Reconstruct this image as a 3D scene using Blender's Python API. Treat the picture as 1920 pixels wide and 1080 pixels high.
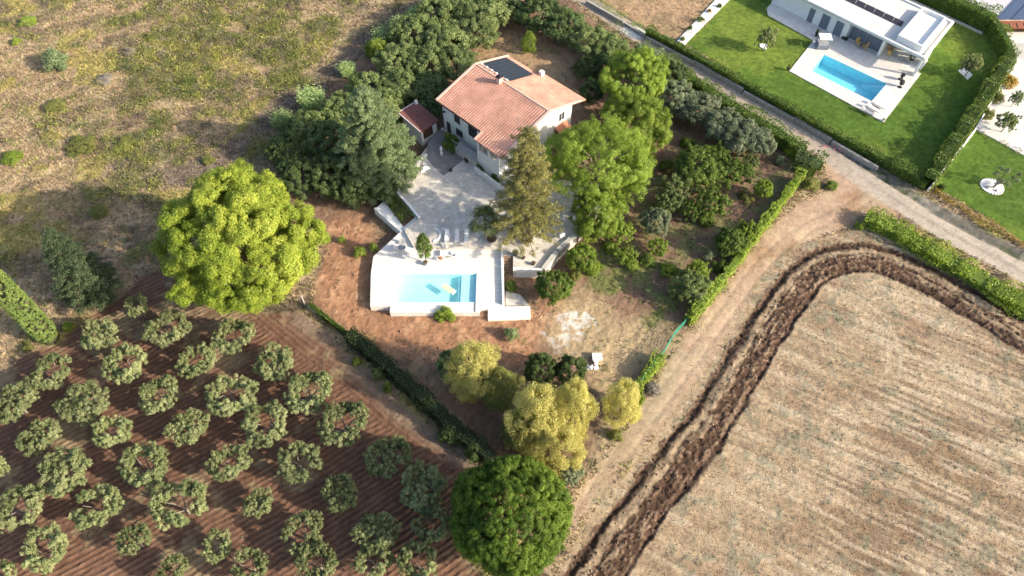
import bpy, bmesh, math, random
import numpy as np
from mathutils import Vector
R = math.radians
sc = bpy.context.scene
COL = sc.collection
for o in list(bpy.data.objects): bpy.data.objects.remove(o)

# ------------------------------------------------------------------ camera, sky, sun, exposure
CAM_H = 72.0; PITCH = R(36.0); FPX = 1333.3
cam_d = bpy.data.cameras.new("camera"); cam = bpy.data.objects.new("camera", cam_d); COL.objects.link(cam)
cam.location = (0, 0, CAM_H); cam.rotation_euler = (PITCH, 0, 0)
cam_d.sensor_width = 36; cam_d.lens = 36 * FPX / 1920; cam_d.clip_end = 6000; cam_d.clip_start = 0.5
sc.camera = cam
SUN_EL = 25.0; SUN_AZ = 110.0     # azimuth clockwise from +Y
w = bpy.data.worlds.new("World"); sc.world = w; w.use_nodes = True
wn = w.node_tree.nodes; bg = wn["Background"]
sky = wn.new("ShaderNodeTexSky"); sky.sky_type = 'NISHITA'; sky.sun_disc = False
sky.sun_elevation = R(SUN_EL); sky.sun_rotation = R(SUN_AZ); sky.altitude = 100; sky.dust_density = 3.0
w.node_tree.links.new(sky.outputs[0], bg.inputs[0]); bg.inputs[1].default_value = 0.15
sd = bpy.data.lights.new("sun", 'SUN'); sd.energy = 4.3; sd.angle = R(0.6); sd.color = (1.0, 0.88, 0.70)
sun = bpy.data.objects.new("sun", sd); COL.objects.link(sun)
_d = Vector((math.sin(R(SUN_AZ)) * math.cos(R(SUN_EL)), math.cos(R(SUN_AZ)) * math.cos(R(SUN_EL)), math.sin(R(SUN_EL))))
sun.rotation_euler = _d.to_track_quat('Z', 'Y').to_euler(); sun.location = (60, -20, 60)
sc.view_settings.view_transform = 'Standard'; sc.view_settings.look = 'None'
sc.view_settings.exposure = 0.93; sc.view_settings.gamma = 1
sc.cycles.max_bounces = 6; sc.cycles.transparent_max_bounces = 8

# ------------------------------------------------------------------ survey helpers: image plan -> ground plan
def P(px, py, z=0.0):
    u = (px - 960) / FPX; v = (540 - py) / FPX
    s, c = math.sin(PITCH), math.cos(PITCH)
    d = (u, s + v * c, -c + v * s); t = (CAM_H - z) / -d[2]
    return (d[0] * t, d[1] * t)
def MPP(px, py, z=0.0):            # metres per plan pixel at that height
    v = (540 - py) / FPX
    return (CAM_H - z) / (math.cos(PITCH) - v * math.sin(PITCH)) / FPX
def PL(pts, z=0.0): return [P(a, b, z) for a, b in pts]

# ------------------------------------------------------------------ materials
def newmat(name):
    m = bpy.data.materials.new(name); m.use_nodes = True
    nt = m.node_tree; b = nt.nodes["Principled BSDF"]
    b.inputs["Specular IOR Level"].default_value = 0.25
    return m, nt, b
def N(nt, t, **k):
    n = nt.nodes.new(t)
    for a, b in k.items():
        if a in n.inputs.keys(): n.inputs[a].default_value = b
        else: setattr(n, a, b)
    return n
def ramp(nt, fac, stops):
    r = nt.nodes.new("ShaderNodeValToRGB"); e = r.color_ramp.elements
    while len(e) < len(stops): e.new(0.5)
    for i, (p, c) in enumerate(stops): e[i].position = p; e[i].color = (*c, 1)
    nt.links.new(fac, r.inputs[0]); return r.outputs[0]
def mixc(nt, a, b, fac=1.0, bt='MULTIPLY'):
    m = nt.nodes.new("ShaderNodeMix"); m.data_type = 'RGBA'; m.blend_type = bt
    for s, v in ((m.inputs[6], a), (m.inputs[7], b)):
        if isinstance(v, tuple): s.default_value = (*v, 1)
        else: nt.links.new(v, s)
    if isinstance(fac, (int, float)): m.inputs[0].default_value = fac
    else: nt.links.new(fac, m.inputs[0])
    return m.outputs[2]
def noise(nt, scale, detail=4, rough=.6, coord=None):
    n = N(nt, "ShaderNodeTexNoise", Scale=scale, Detail=detail, Roughness=rough)
    if coord is None:
        coord = nt.nodes.new("ShaderNodeTexCoord").outputs["Object"]
    nt.links.new(coord, n.inputs["Vector"]); return n.outputs["Fac"]
def bump(nt, b, h, strength=.4, dist=.05):
    n = N(nt, "ShaderNodeBump", Strength=strength, Distance=dist)
    nt.links.new(h, n.inputs["Height"]); nt.links.new(n.outputs[0], b.inputs["Normal"])
MATS = {}
def plain(name, c, rough=.7, var=.18, scale=3.0, metal=0, bstr=.25, bscale=20, c2=None):
    if name in MATS: return MATS[name]
    m, nt, b = newmat(name)
    f = noise(nt, scale, 6, .65)
    lo = tuple(x * (1 - var) for x in c); hi = tuple(min(1, x * (1 + var)) for x in c)
    if c2: lo = c2
    nt.links.new(ramp(nt, f, [(.32, lo), (.68, hi)]), b.inputs["Base Color"])
    b.inputs["Roughness"].default_value = rough; b.inputs["Metallic"].default_value = metal
    if bstr: bump(nt, b, noise(nt, bscale, 3), bstr, .02)
    MATS[name] = m; return m
WHITE = plain("white_stucco", (.78, .78, .76), .85, .06, .8, bscale=8, bstr=.2)
HWHITE = plain("weathered_stucco", (.74, .73, .70), .85, .10, 1.2, bscale=6)
DECK = plain("pale_stone_deck", (.80, .77, .72), .7, .10, .7, c2=(.60, .57, .53))
VDECK = plain("pale_porcelain", (.72, .69, .64), .6, .05, .5)
CONC = plain("concrete", (.46, .44, .41), .9, .2, 1.2)
GREYD = plain("grey_shutter", (.17, .19, .23), .5, .1, 2)
GLASSD = plain("dark_window", (.045, .05, .06), .15, .2, 2, bstr=0)
WOODD = plain("dark_wood", (.08, .045, .03), .6, .3, 6)
WOOD = plain("weathered_wood", (.24, .17, .12), .8, .3, 6)
BLACK = plain("black_plastic", (.03, .03, .035), .5, .2, 5)
METAL = plain("grey_metal", (.35, .37, .40), .4, .1, 4, metal=.4)
FAB = plain("white_fabric", (.78, .77, .74), .9, .06, 3)
GFAB = plain("grey_fabric", (.30, .31, .34), .9, .1, 3)
YEL = plain("ochre_cushion", (.60, .38, .12), .8, .15, 3)
TERRA = plain("terracotta", (.45, .20, .12), .8, .2, 4)
BARK = plain("bark", (.20, .165, .13), .95, .35, 5, bscale=12, bstr=.6)
PBARK = plain("pale_bark", (.24, .21, .18), .95, .3, 5, bscale=12, bstr=.6)
RBARK = plain("pine_bark", (.22, .13, .09), .95, .35, 5, bscale=12, bstr=.6)
SOIL = plain("dark_planter_soil", (.10, .065, .045), .95, .3, 4)
NET = plain("green_netting", (.05, .26, .17), .7, .25, 3)
RAFT = plain("cream_raft", (.90, .76, .52), .5, .1, 3)

def tile_mat(name, a, b_):
    m, nt, b = newmat(name)
    co = nt.nodes.new("ShaderNodeTexCoord").outputs["Object"]
    f = noise(nt, 7, 3, .7, co); g = noise(nt, .5, 4, .6, co)
    c = ramp(nt, f, [(.3, a), (.7, b_)])
    c = mixc(nt, c, ramp(nt, g, [(.35, (.72, .66, .64)), (.65, (1.08, 1.04, 1.0))]), .9)
    nt.links.new(c, b.inputs["Base Color"]); b.inputs["Roughness"].default_value = .8
    MATS[name] = m; return m
TILE = tile_mat("roof_tile", (.42, .22, .16), (.66, .39, .30))
TILE_D = tile_mat("dark_roof_tile", (.15, .065, .06), (.24, .11, .10))
RIDGE = plain("ridge_tile", (.68, .47, .39), .8, .15, 5)

def foliage_mat(name, stops, trans=.3, gloss=.45):
    m, nt, b = newmat(name)
    at = N(nt, "ShaderNodeAttribute", attribute_name="tint")
    oi = nt.nodes.new("ShaderNodeObjectInfo")
    c = ramp(nt, at.outputs["Fac"], stops)
    n = nt.nodes.new("ShaderNodeMapRange"); nt.links.new(oi.outputs["Random"], n.inputs[0])
    n.inputs[3].default_value = .82; n.inputs[4].default_value = 1.15
    hs = nt.nodes.new("ShaderNodeHueSaturation"); nt.links.new(n.outputs[0], hs.inputs["Value"]); nt.links.new(c, hs.inputs["Color"])
    c = hs.outputs[0]
    nt.links.new(c, b.inputs["Base Color"]); b.inputs["Roughness"].default_value = gloss
    t = nt.nodes.new("ShaderNodeBsdfTranslucent"); nt.links.new(mixc(nt, c, (1.25, 1.3, .55)), t.inputs[0])
    mx = nt.nodes.new("ShaderNodeMixShader"); mx.inputs[0].default_value = trans
    nt.links.new(b.outputs[0], mx.inputs[1]); nt.links.new(t.outputs[0], mx.inputs[2])
    nt.links.new(mx.outputs[0], nt.nodes["Material Output"].inputs[0])
    MATS[name] = m; return m
def st3(a, b, c): return [(0.0, a), (.5, b), (1.0, c)]
F_OLIVE = foliage_mat("olive_foliage", st3((.13, .165, .07), (.25, .285, .13), (.44, .46, .25)))
F_SILVER = foliage_mat("silver_foliage", st3((.11, .14, .085), (.20, .24, .15), (.35, .38, .26)))
F_DARK = foliage_mat("dark_foliage", st3((.05, .085, .032), (.10, .15, .052), (.20, .26, .10)))
F_OAK = foliage_mat("grove_foliage", st3((.095, .135, .05), (.19, .245, .09), (.37, .42, .18)))
F_PINE = foliage_mat("pine_foliage", st3((.10, .165, .018), (.245, .315, .035), (.48, .52, .09)), .17)
F_ROUND = foliage_mat("stone_pine_foliage", st3((.03, .065, .01), (.075, .135, .014), (.22, .30, .045)))
F_YEL = foliage_mat("yellow_foliage", st3((.28, .265, .09), (.49, .45, .14), (.68, .62, .25)))
F_ASH = foliage_mat("light_foliage", st3((.12, .18, .03), (.23, .32, .05), (.38, .47, .10)), .35)
F_CEDAR = foliage_mat("cedar_foliage", st3((.09, .13, .065), (.17, .23, .11), (.28, .34, .18)))
F_FIR = foliage_mat("sparse_conifer_foliage", st3((.115, .12, .036), (.215, .21, .068), (.37, .35, .13)))
F_CYP = foliage_mat("cypress_foliage", st3((.13, .20, .06), (.24, .33, .09), (.34, .44, .13)))
F_HEDGE = foliage_mat("hedge_foliage", st3((.05, .09, .018), (.105, .165, .03), (.22, .29, .06)))
F_LIME = foliage_mat("lime_foliage", st3((.12, .18, .03), (.22, .30, .045), (.36, .44, .09)), .35)
F_WEED = foliage_mat("weed_foliage", st3((.10, .12, .035), (.20, .22, .06), (.34, .33, .11)))
F_GREY = foliage_mat("grey_twigs", st3((.14, .12, .10), (.25, .22, .18), (.36, .32, .26)), .05, .9)
F_HEDGE_SHADE = foliage_mat("shaded_hedge_foliage", st3((.018, .03, .012), (.035, .055, .02), (.07, .10, .035)), .15)  # shade on the boundary hedge painted into very dark leaf colours
F_PALM = foliage_mat("palm_foliage", st3((.06, .09, .03), (.12, .16, .06), (.22, .25, .11)), .2)
F_PINK = foliage_mat("bougainvillea_bloom", st3((.30, .04, .09), (.50, .08, .16), (.65, .18, .25)))
F_RUST = foliage_mat("autumn_foliage", st3((.20, .13, .03), (.36, .22, .05), (.30, .30, .08)))

# ------------------------------------------------------------------ object helpers
def link(name, me, parent=None, loc=None):
    o = bpy.data.objects.new(name, me); COL.objects.link(o)
    if parent is not None: o.parent = parent
    if loc is not None: o.location = loc
    return o
def tag(o, label, cat, group=None):
    o["label"] = label; o["category"] = cat
    if group: o["group"] = group
    return o
def thing(name, label, cat, loc=(0, 0, 0), rz=0, group=None):
    o = bpy.data.objects.new(name, None); COL.objects.link(o); o.location = loc; o.rotation_euler = (0, 0, rz)
    o.empty_display_size = .3
    return tag(o, label, cat, group)
def structure(o, kind="structure"): o["kind"] = kind; return o
def npmesh(name, V, F, mats, matidx=None, smooth=False, attrs=None):
    """V (n,3), F (m,k) ints, same k for all"""
    me = bpy.data.meshes.new(name); V = np.asarray(V, np.float32); F = np.asarray(F, np.int32)
    me.vertices.add(len(V)); me.vertices.foreach_set("co", V.ravel())
    k = F.shape[1]; me.loops.add(F.size); me.loops.foreach_set("vertex_index", F.ravel())
    me.polygons.add(len(F)); me.polygons.foreach_set("loop_start", np.arange(0, F.size, k, dtype=np.int32))
    if matidx is not None: me.polygons.foreach_set("material_index", np.asarray(matidx, np.int32))
    me.polygons.foreach_set("use_smooth", np.full(len(F), smooth))
    for m in (mats if isinstance(mats, (list, tuple)) else [mats]): me.materials.append(m)
    for an, (ty, dom, data) in (attrs or {}).items():
        a = me.attributes.new(an, ty, dom)
        a.data.foreach_set("color" if "COLOR" in ty else "value", np.asarray(data, np.float32).ravel())
    me.update(calc_edges=True); return me
class MB:
    """collects boxes / prisms / tubes in one mesh"""
    def __init__(s): s.v = []; s.f = []
    def add(s, V, F):
        n = len(s.v); s.v += [tuple(p) for p in V]; s.f += [tuple(i + n for i in f) for f in F]; return s
    def prism(s, pts, z0, z1):
        n = len(pts)
        a = sum(pts[i][0] * pts[(i + 1) % n][1] - pts[(i + 1) % n][0] * pts[i][1] for i in range(n))
        if a < 0: pts = pts[::-1]
        V = [(p[0], p[1], z0) for p in pts] + [(p[0], p[1], z1) for p in pts]
        F = [tuple(range(n))[::-1], tuple(range(n, 2 * n))] + [(i, (i + 1) % n, n + (i + 1) % n, n + i) for i in range(n)]
        return s.add(V, F)
    def box(s, x0, x1, y0, y1, z0, z1): return s.prism([(x0, y0), (x1, y0), (x1, y1), (x0, y1)], z0, z1)
    def bar(s, a, b, w, h):      # horizontal bar along a->b, a/b give bottom centre (x,y,z)
        a = Vector(a); b = Vector(b); d = (b - a); n = Vector((-d.y, d.x, 0)).normalized() * w / 2; u = Vector((0, 0, h))
        V = [a - n, a + n, b + n, b - n, a - n + u, a + n + u, b + n + u, b - n + u]
        return s.add(V, [(0, 1, 2, 3), (4, 7, 6, 5), (0, 4, 5, 1), (1, 5, 6, 2), (2, 6, 7, 3), (3, 7, 4, 0)])
    def tube(s, a, b, r0, r1=None, n=8, caps=True):
        a = Vector(a); b = Vector(b); r1 = r0 if r1 is None else r1; d = (b - a).normalized()
        u = d.cross(Vector((0, 0, 1)) if abs(d.z) < .9 else Vector((1, 0, 0))).normalized(); v = d.cross(u)
        V = [a + (u * math.cos(t) + v * math.sin(t)) * r0 for t in [2 * math.pi * i / n for i in range(n)]] + \
            [b + (u * math.cos(t) + v * math.sin(t)) * r1 for t in [2 * math.pi * i / n for i in range(n)]]
        F = [(i, (i + 1) % n, n + (i + 1) % n, n + i) for i in range(n)]
        if caps: F += [tuple(range(n))[::-1], tuple(range(n, 2 * n))]
        return s.add(V, F)
    def ball(s, c, r, sz=1.0, n=10, m=6):
        V = []; F = []
        for j in range(m + 1):
            t = math.pi * j / m
            for i in range(n):
                p = 2 * math.pi * i / n
                V.append((c[0] + r * math.sin(t) * math.cos(p), c[1] + r * math.sin(t) * math.sin(p), c[2] + r * sz * math.cos(t)))
        for j in range(m):
            for i in range(n): F.append((j * n + i, j * n + (i + 1) % n, (j + 1) * n + (i + 1) % n, (j + 1) * n + i))
        return s.add(V, F)
    def mesh(s, name, mat, bevel=0):
        me = bpy.data.meshes.new(name); me.from_pydata(s.v, [], s.f)
        bm = bmesh.new(); bm.from_mesh(me); bmesh.ops.recalc_face_normals(bm, faces=bm.faces)
        if bevel: bmesh.ops.bevel(bm, geom=bm.edges[:], offset=bevel, segments=1, affect='EDGES', clamp_overlap=True)
        bm.to_mesh(me); bm.free(); me.materials.append(mat); return me
    def obj(s, name, mat, parent=None, bevel=0, world=False):
        o = link(name, s.mesh(name, mat, bevel), parent)
        if world and parent is not None:     # vertices were given in world space
            p = parent
            M = p.matrix_basis.copy()
            while p.parent: p = p.parent; M = p.matrix_basis @ M
            o.data.transform(M.inverted())
        return o

# ------------------------------------------------------------------ numpy noise
_rs = np.random.RandomState(7); LAT = _rs.rand(64, 256, 256).astype(np.float32)
def vn(x, y, s, seed):
    x = x / s + 137.3 * (seed + 1); y = y / s + 71.7 * (seed + 1)
    xi = np.floor(x).astype(np.int64); yi = np.floor(y).astype(np.int64); fx = (x - xi).astype(np.float32); fy = (y - yi).astype(np.float32)
    fx = fx * fx * (3 - 2 * fx); fy = fy * fy * (3 - 2 * fy); L = LAT[seed % 64]
    a = L[xi & 255, yi & 255]; b = L[(xi + 1) & 255, yi & 255]; c = L[xi & 255, (yi + 1) & 255]; d = L[(xi + 1) & 255, (yi + 1) & 255]
    return (a * (1 - fx) + b * fx) * (1 - fy) + (c * (1 - fx) + d * fx) * fy
def fbm(x, y, s, seed, o=4, g=.5):
    t = 0; w_ = 1; W = 0
    for i in range(o): t = t + w_ * vn(x, y, s / 2 ** i, seed + i * 5); W += w_; w_ *= g
    return t / W
def sstep(a, b, x): t = np.clip((x - a) / (b - a), 0, 1); return t * t * (3 - 2 * t)
def sdpoly(X, Y, pts, pad=6.0):
    pts = np.array(pts, np.float32); out = np.full(X.shape, -pad, np.float32)
    lo = pts.min(0) - pad; hi = pts.max(0) + pad
    m = (X > lo[0]) & (X < hi[0]) & (Y > lo[1]) & (Y < hi[1])
    x = X[m]; y = Y[m]; d = np.full(x.shape, 1e9, np.float32); ins = np.zeros(x.shape, bool); n = len(pts)
    for i in range(n):
        ax, ay = pts[i]; bx, by = pts[(i + 1) % n]; ex, ey = bx - ax, by - ay; wx, wy = x - ax, y - ay
        t = np.clip((wx * ex + wy * ey) / (ex * ex + ey * ey + 1e-9), 0, 1)
        d = np.minimum(d, (wx - ex * t) ** 2 + (wy - ey * t) ** 2)
        c = ((ay > y) != (by > y)) & (x < (bx - ax) * (y - ay) / (by - ay + 1e-12) + ax); ins ^= c
    d = np.sqrt(d); out[m] = np.where(ins, d, -d); return np.clip(out, -pad, pad)
def sdline(X, Y, pts, pad=8.0):
    """distance, signed side, arclength"""
    pts = np.array(pts, np.float32); D = np.full(X.shape, 1e9, np.float32); S = np.zeros(X.shape, np.float32); A = np.zeros(X.shape, np.float32); acc = 0
    for i in range(len(pts) - 1):
        ax, ay = pts[i]; bx, by = pts[i + 1]; ex, ey = bx - ax, by - ay; L = math.hypot(ex, ey)
        t = np.clip(((X - ax) * ex + (Y - ay) * ey) / (L * L), 0, 1); dx = X - ax - ex * t; dy = Y - ay - ey * t
        d = np.sqrt(dx * dx + dy * dy); m = d < D
        D = np.where(m, d, D); S = np.where(m, np.sign(ex * dy - ey * dx), S); A = np.where(m, acc + t * L, A); acc += L
    return D, S, A
def smooth(pts, k=2):
    for _ in range(k):
        q = [pts[0]]
        for a, b in zip(pts[:-1], pts[1:]):
            q += [(a[0] * .75 + b[0] * .25, a[1] * .75 + b[1] * .25), (a[0] * .25 + b[0] * .75, a[1] * .25 + b[1] * .75)]
        pts = q + [pts[-1]]
    return pts

# ------------------------------------------------------------------ ground plan (outlines)
GARDEN = PL([(500,340),(560,230),(650,130),(780,20),(830,-30),(960,-60),(1060,-20),(1100,30),(1160,75),(1210,95),(1300,160),(1420,228),(1530,300),(1515,335),(1440,430),(1350,550),(1288,610),(1230,690),(1180,790),(1110,860),(1060,900),(1000,930),(930,862),(880,805),(760,705),(660,630),(585,572),(610,470),(570,400),(510,370)])
ORCH = PL([(-300,760),(0,692),(60,660),(110,645),(160,600),(225,560),(260,520),(330,490),(390,500),(430,540),(500,590),(560,585),(610,610),(680,690),(790,790),(870,850),(950,930),(900,1000),(900,1140),(-400,1160)])
HEADL = PL([(470,590),(520,575),(600,615),(680,695),(790,795),(880,860),(930,900),(880,900),(790,850),(690,770),(600,690),(520,640)])
STRAWB = PL([(540,575),(590,590),(670,650),(760,730),(870,830),(930,890),(900,900),(850,870),(780,820),(700,745),(620,660),(550,610)])
TRACK = PL([(1000,1120),(1070,950),(1150,840),(1230,720),(1300,608),(1380,510),(1440,432),(1500,382),(1565,350),(1540,300),(1580,300),(1660,345),(1760,425),(1700,405),(1620,420),(1560,438),(1480,470),(1425,530),(1385,600),(1330,690),(1250,790),(1150,905),(1050,1020),(1010,1120)])
ROADC = smooth(PL([(1040,-40),(1085,-8),(1125,18),(1180,56),(1262,103),(1320,143),(1412,197),(1475,238),(1540,280),(1640,350),(1740,415),(1840,470),(1980,545)]))
FIELD = PL([(1020,1120),(1110,960),(1190,860),(1290,740),(1350,650),(1395,580),(1430,520),(1480,465),(1560,440),(1630,425),(1720,470),(1800,520),(1880,570),(2100,690),(2300,1150)])
PLOUGH = smooth(PL([(1080,1130),(1225,925),(1325,800),(1395,690),(1445,600),(1500,525),(1555,486),(1625,480),(1700,503),(1790,552),(1920,630),(2080,735)]))
LAWN1 = PL([(1285,82),(1330,40),(1372,-8),(1440,-60),(1700,-60),(1720,0),(1800,25),(1862,50),(1890,100),(1800,250),(1738,342),(1640,285),(1530,225),(1400,155)])
LAWN2 = PL([(1748,348),(1829,243),(1920,291),(2000,330),(2000,500),(1920,455),(1840,402)])
DRYLOT = PL([(1110,-10),(1170,28),(1230,62),(1270,74),(1300,48),(1340,0),(1390,-60),(1080,-60)])
DRYBACK = PL([(880,120),(905,75),(930,50),(990,55),(1080,100),(1090,150),(1060,185),(1000,140),(940,98)])
STRAW = PL([(1050,560),(1090,540),(1160,590),(1260,600),(1260,640),(1220,700),(1130,740),(1080,690),(1020,640)])
GREENP = PL([(1080,490),(1120,470),(1210,480),(1290,560),(1280,600),(1230,600),(1150,550),(1090,520)])
REDS = PL([(600,560),(610,420),(680,400),(700,480),(690,580),(1000,600),(1030,560),(960,520),(1000,510),(1060,560),(1000,660),(960,690),(700,650),(620,600)])
VPOOL = PL([(1545,102),(1663,157),(1635,190),(1520,132)], .15)
SANDL = PL([(1120,830),(1180,760),(1240,700),(1270,720),(1200,830),(1110,940)])

GX0, GX1, GY0, GY1, GS = -98.0, 98.0, 9.0, 122.0, 0.16
gx = np.arange(GX0, GX1 + .01, GS, dtype=np.float32); gy = np.arange(GY0, GY1 + .01, GS, dtype=np.float32)
NX, NY = len(gx), len(gy); X, Y = np.meshgrid(gx, gy)
nz1 = fbm(X, Y, 3.0, 1) - .5; nz2 = fbm(X, Y, .9, 2, 3) - .5; nzL = fbm(X, Y, 14.0, 3, 4) - .5; nzM = fbm(X, Y, 5.0, 4, 4) - .5
fine = vn(X, Y, .22, 9) - .5; grit = vn(X, Y, .45, 12) - .5
def C3(c): return np.array(c, np.float32)[None, None, :] * np.ones((NY, NX, 1), np.float32)
def mixg(base, c, wgt): return base * (1 - wgt[..., None]) + (c if isinstance(c, np.ndarray) else C3(c)) * wgt[..., None]
# meadow
A = C3((.40, .30, .19)); A = mixg(A, (.28, .22, .155), sstep(.0, .25, nzM))
gpx = sdpoly(X, Y, PL([(250,-40),(700,-40),(620,60),(560,180),(430,250),(230,290),(240,180),(210,60)]), 12)
green = sstep(-.10, .16, nz1 * .6 + nzM * .7 + .13 * np.clip(gpx / 5, -1, 1.2) - .01)
A = mixg(A, (.15, .155, .05), green * .9)
stk = fbm((X * .8 + Y * .6) / 3.5, X * .6 - Y * .8, 1.3, 35, 4) - .5; A = mixg(A, (.20, .155, .105), sstep(.05, .2, stk + nz1 * .3) * .6); A = mixg(A, (.46, .38, .23), sstep(.08, .22, -stk + nz2 * .3) * .5)
yell = sstep(.1, .2, fbm(X, Y, 7.0, 21, 3) - .5 + .3 * nz1); A = mixg(A, (.37, .32, .10), yell * .7)
A = mixg(A, (.12, .10, .08), sstep(.16, .26, fbm(X, Y, 4.0, 31, 4) - .5) * .7)  # dark patches paint shadowed hollows into the meadow colour
H = .25 * nzL + .22 * nz1 + .12 * nz2 + .05 * fine
ID = np.zeros((NY, NX), np.int8)     # 0 meadow
dirtp = sdline(X, Y, PL([(330,330),(420,290),(500,230),(600,160),(680,80),(790,0),(840,-40)]))[0]
wp = 1 - sstep(1.2, 2.4, dirtp + nz1 * 2.5); A = mixg(A, (.21, .165, .135), wp * .85); H = H * (1 - wp * .6)
def paint(sd, amp, width, idn=None, n=nz1):
    s = sd + n * amp; wgt = sstep(-width, width, s)
    if idn is not None: ID[s > 0] = idn
    return wgt
# garden soil
wg = paint(sdpoly(X, Y, GARDEN), 1.5, .6, 1)
soil = C3((.235, .15, .105)); soil = mixg(soil, (.17, .115, .08), sstep(-.05, .2, nzM)); soil = mixg(soil, (.33, .25, .15), sstep(.08, .25, nz1) * .5)
wr = sstep(-1.5, 1.5, sdpoly(X, Y, REDS) + nz1 * 3); soil = mixg(soil, (.36, .195, .115), wr * .9)
soil = mixg(soil, (.46, .29, .18), wr * sstep(.05, .25, nz2 + nz1 * .5) * .6)
ws = sstep(-1.8, 1.8, sdpoly(X, Y, STRAW) + nz1 * 4); soil = mixg(soil, (.40, .31, .185), ws * .85)
wb = sstep(-1.5, 1.5, sdpoly(X, Y, DRYBACK) + nz1 * 4); soil = mixg(soil, (.38, .27, .16), wb * .75)
wgp = sstep(-1.5, 1.5, sdpoly(X, Y, GREENP) + nz1 * 5); soil = mixg(soil, (.12, .155, .045), wgp * sstep(-.1, .15, nz1 + nz2) * .85)
RG = PL([(1130,430),(1210,330),(1240,240),(1330,240),(1500,310),(1490,345),(1420,430),(1330,540),(1280,590),(1180,560),(1100,500)])
wrg = sstep(-1.5, 1.5, sdpoly(X, Y, RG) + nz1 * 3); soil = mixg(soil, (.16, .165, .07), wrg * sstep(-.12, .12, nz1 + .7 * nz2) * .75)
for cx, cy, r in ((1055, 600, 1.35), (1052, 632, 1.1), (1075, 600, .6)):
    q = P(cx, cy); dd = np.sqrt(((X - q[0]) / 1.25) ** 2 + (Y - q[1]) ** 2)
    soil = mixg(soil, (.72, .70, .67), (1 - sstep(r * .3, r * 1.2, dd + nz2 * 5.0 + nz1 * 3 + fine * 1.6 + grit)) * .5)
A = mixg(A, soil, wg); H = H * (1 - wg) + wg * (.10 * nz1 + .14 * nz2 + .09 * fine + .05 * grit)
# orchard
wo = paint(sdpoly(X, Y, ORCH), 1.4, .5, 2); wh = sstep(-.8, .8, sdpoly(X, Y, HEADL) + nz1 * 1.5); wsb = sstep(-.8, .8, sdpoly(X, Y, STRAWB) + nz1 * 2)
warp = nz1 * .55 + nzL * 1.2 + nz2 * .12
fu = (-.56 * X + .83 * Y + warp) / .62; fh = (.617 * X + .787 * Y + warp * .8) / .62
furrow = (1 - wh) * np.cos(fu * 2 * np.pi) + wh * np.cos(fh * 2 * np.pi)
oc = C3((.15, .085, .06)); oc = mixg(oc, (.29, .18, .12), sstep(.1, .9, furrow + nz2) * .4); oc = mixg(oc, (.16, .09, .06), sstep(0, .2, nz1) * .5)
oc = mixg(oc, (.30, .25, .15), sstep(.1, .25, nzM + nz2 * .4) * .55)
oc = mixg(oc, (.25, .19, .14), wsb * .8)
A = mixg(A, oc, wo); H = H * (1 - wo) + wo * ((.06 * furrow * (1 - wsb) * np.clip(.75 + 1.5 * nz1 + 1.2 * nz2, .1, 1.5)) + .10 * nz2 + .08 * fine + .06 * nz1)
# dirt track
wt = paint(sdpoly(X, Y, TRACK), .8, .7, 3)
tc = C3((.42, .30, .215)); tc = mixg(tc, (.34, .225, .145), sstep(-.02, .2, nzM)); tc = mixg(tc, (.36, .30, .21), sstep(.1, .22, nz1) * .6)
tc = mixg(tc, (.50, .38, .26), sstep(.05, .2, fbm(X, Y, 2.5, 44, 3) - .5) * .6)
A = mixg(A, tc, wt)
rut = sdline(X, Y, smooth(PL([(1030,1090),(1110,930),(1200,800),(1290,680),(1365,580),(1420,500),(1500,430),(1580,395),(1640,360)])))[0]
H = H * (1 - wt) + wt * (.05 * nz1 + .05 * nz2 + .03 * fine - .04 * np.exp(-((rut - .8) / .3) ** 2))
wss = sstep(-1.5, 1, sdpoly(X, Y, SANDL) + nz1 * 4); A = mixg(A, (.33, .28, .19), wss * .6)
# field
wf = paint(sdpoly(X, Y, FIELD), .8, .6, 4)
al = .873 * X - .487 * Y; ac = .487 * X + .873 * Y
str1 = fbm(al / 7, ac, 1.1, 15, 4) - .5; str2 = fbm(al / 14, ac + nz1 * .3, .42, 17, 2) - .5
fq = P(1420, 640); smask = .45 + .55 * sstep(2, 22, (X - fq[0]) * .87 - (Y - fq[1]) * .49 + nzL * 18) * (.55 + .9 * fbm(X, Y, 9, 27, 3))
fc = C3((.41, .315, .21)); fc = mixg(fc, (.34, .24, .16), sstep(-.05, .2, nzM + nzL) * .6); fc = mixg(fc, (.22, .145, .085), sstep(.0, .13, str1 + nzM * .25 + nz2 * .2) * .75 * smask); fc = mixg(fc, (.56, .47, .35), sstep(.0, .2, str2 * smask + nz2 * .5 * (1 - smask)) * .6); fc = mixg(fc, (.20, .155, .11), sstep(.05, .25, -str2) * .6 * smask)
fc = mixg(fc, (.18, .19, .13), sstep(.1, .25, nz2 * 1.0 + nz1 * .45 + nzM * .25) * .55); fc = mixg(fc, (.44, .36, .26), sstep(.1, .3, nzL + nz1 * .3) * .4)
turn = np.abs(np.hypot(X - P(1545, 640)[0], Y - P(1545, 640)[1]) - 8.0); arc = np.exp(-((turn - .7) / .22) ** 2) * sstep(0, 4, X - P(1575, 640)[0]) * sstep(-3, 0, Y - P(1600, 690)[1]); fc = mixg(fc, (.50, .42, .30), arc * .7)
A = mixg(A, fc, wf); H = H * (1 - wf) + wf * (.10 * nz1 + .10 * nz2 + .10 * str2 + .06 * fine)
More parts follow.
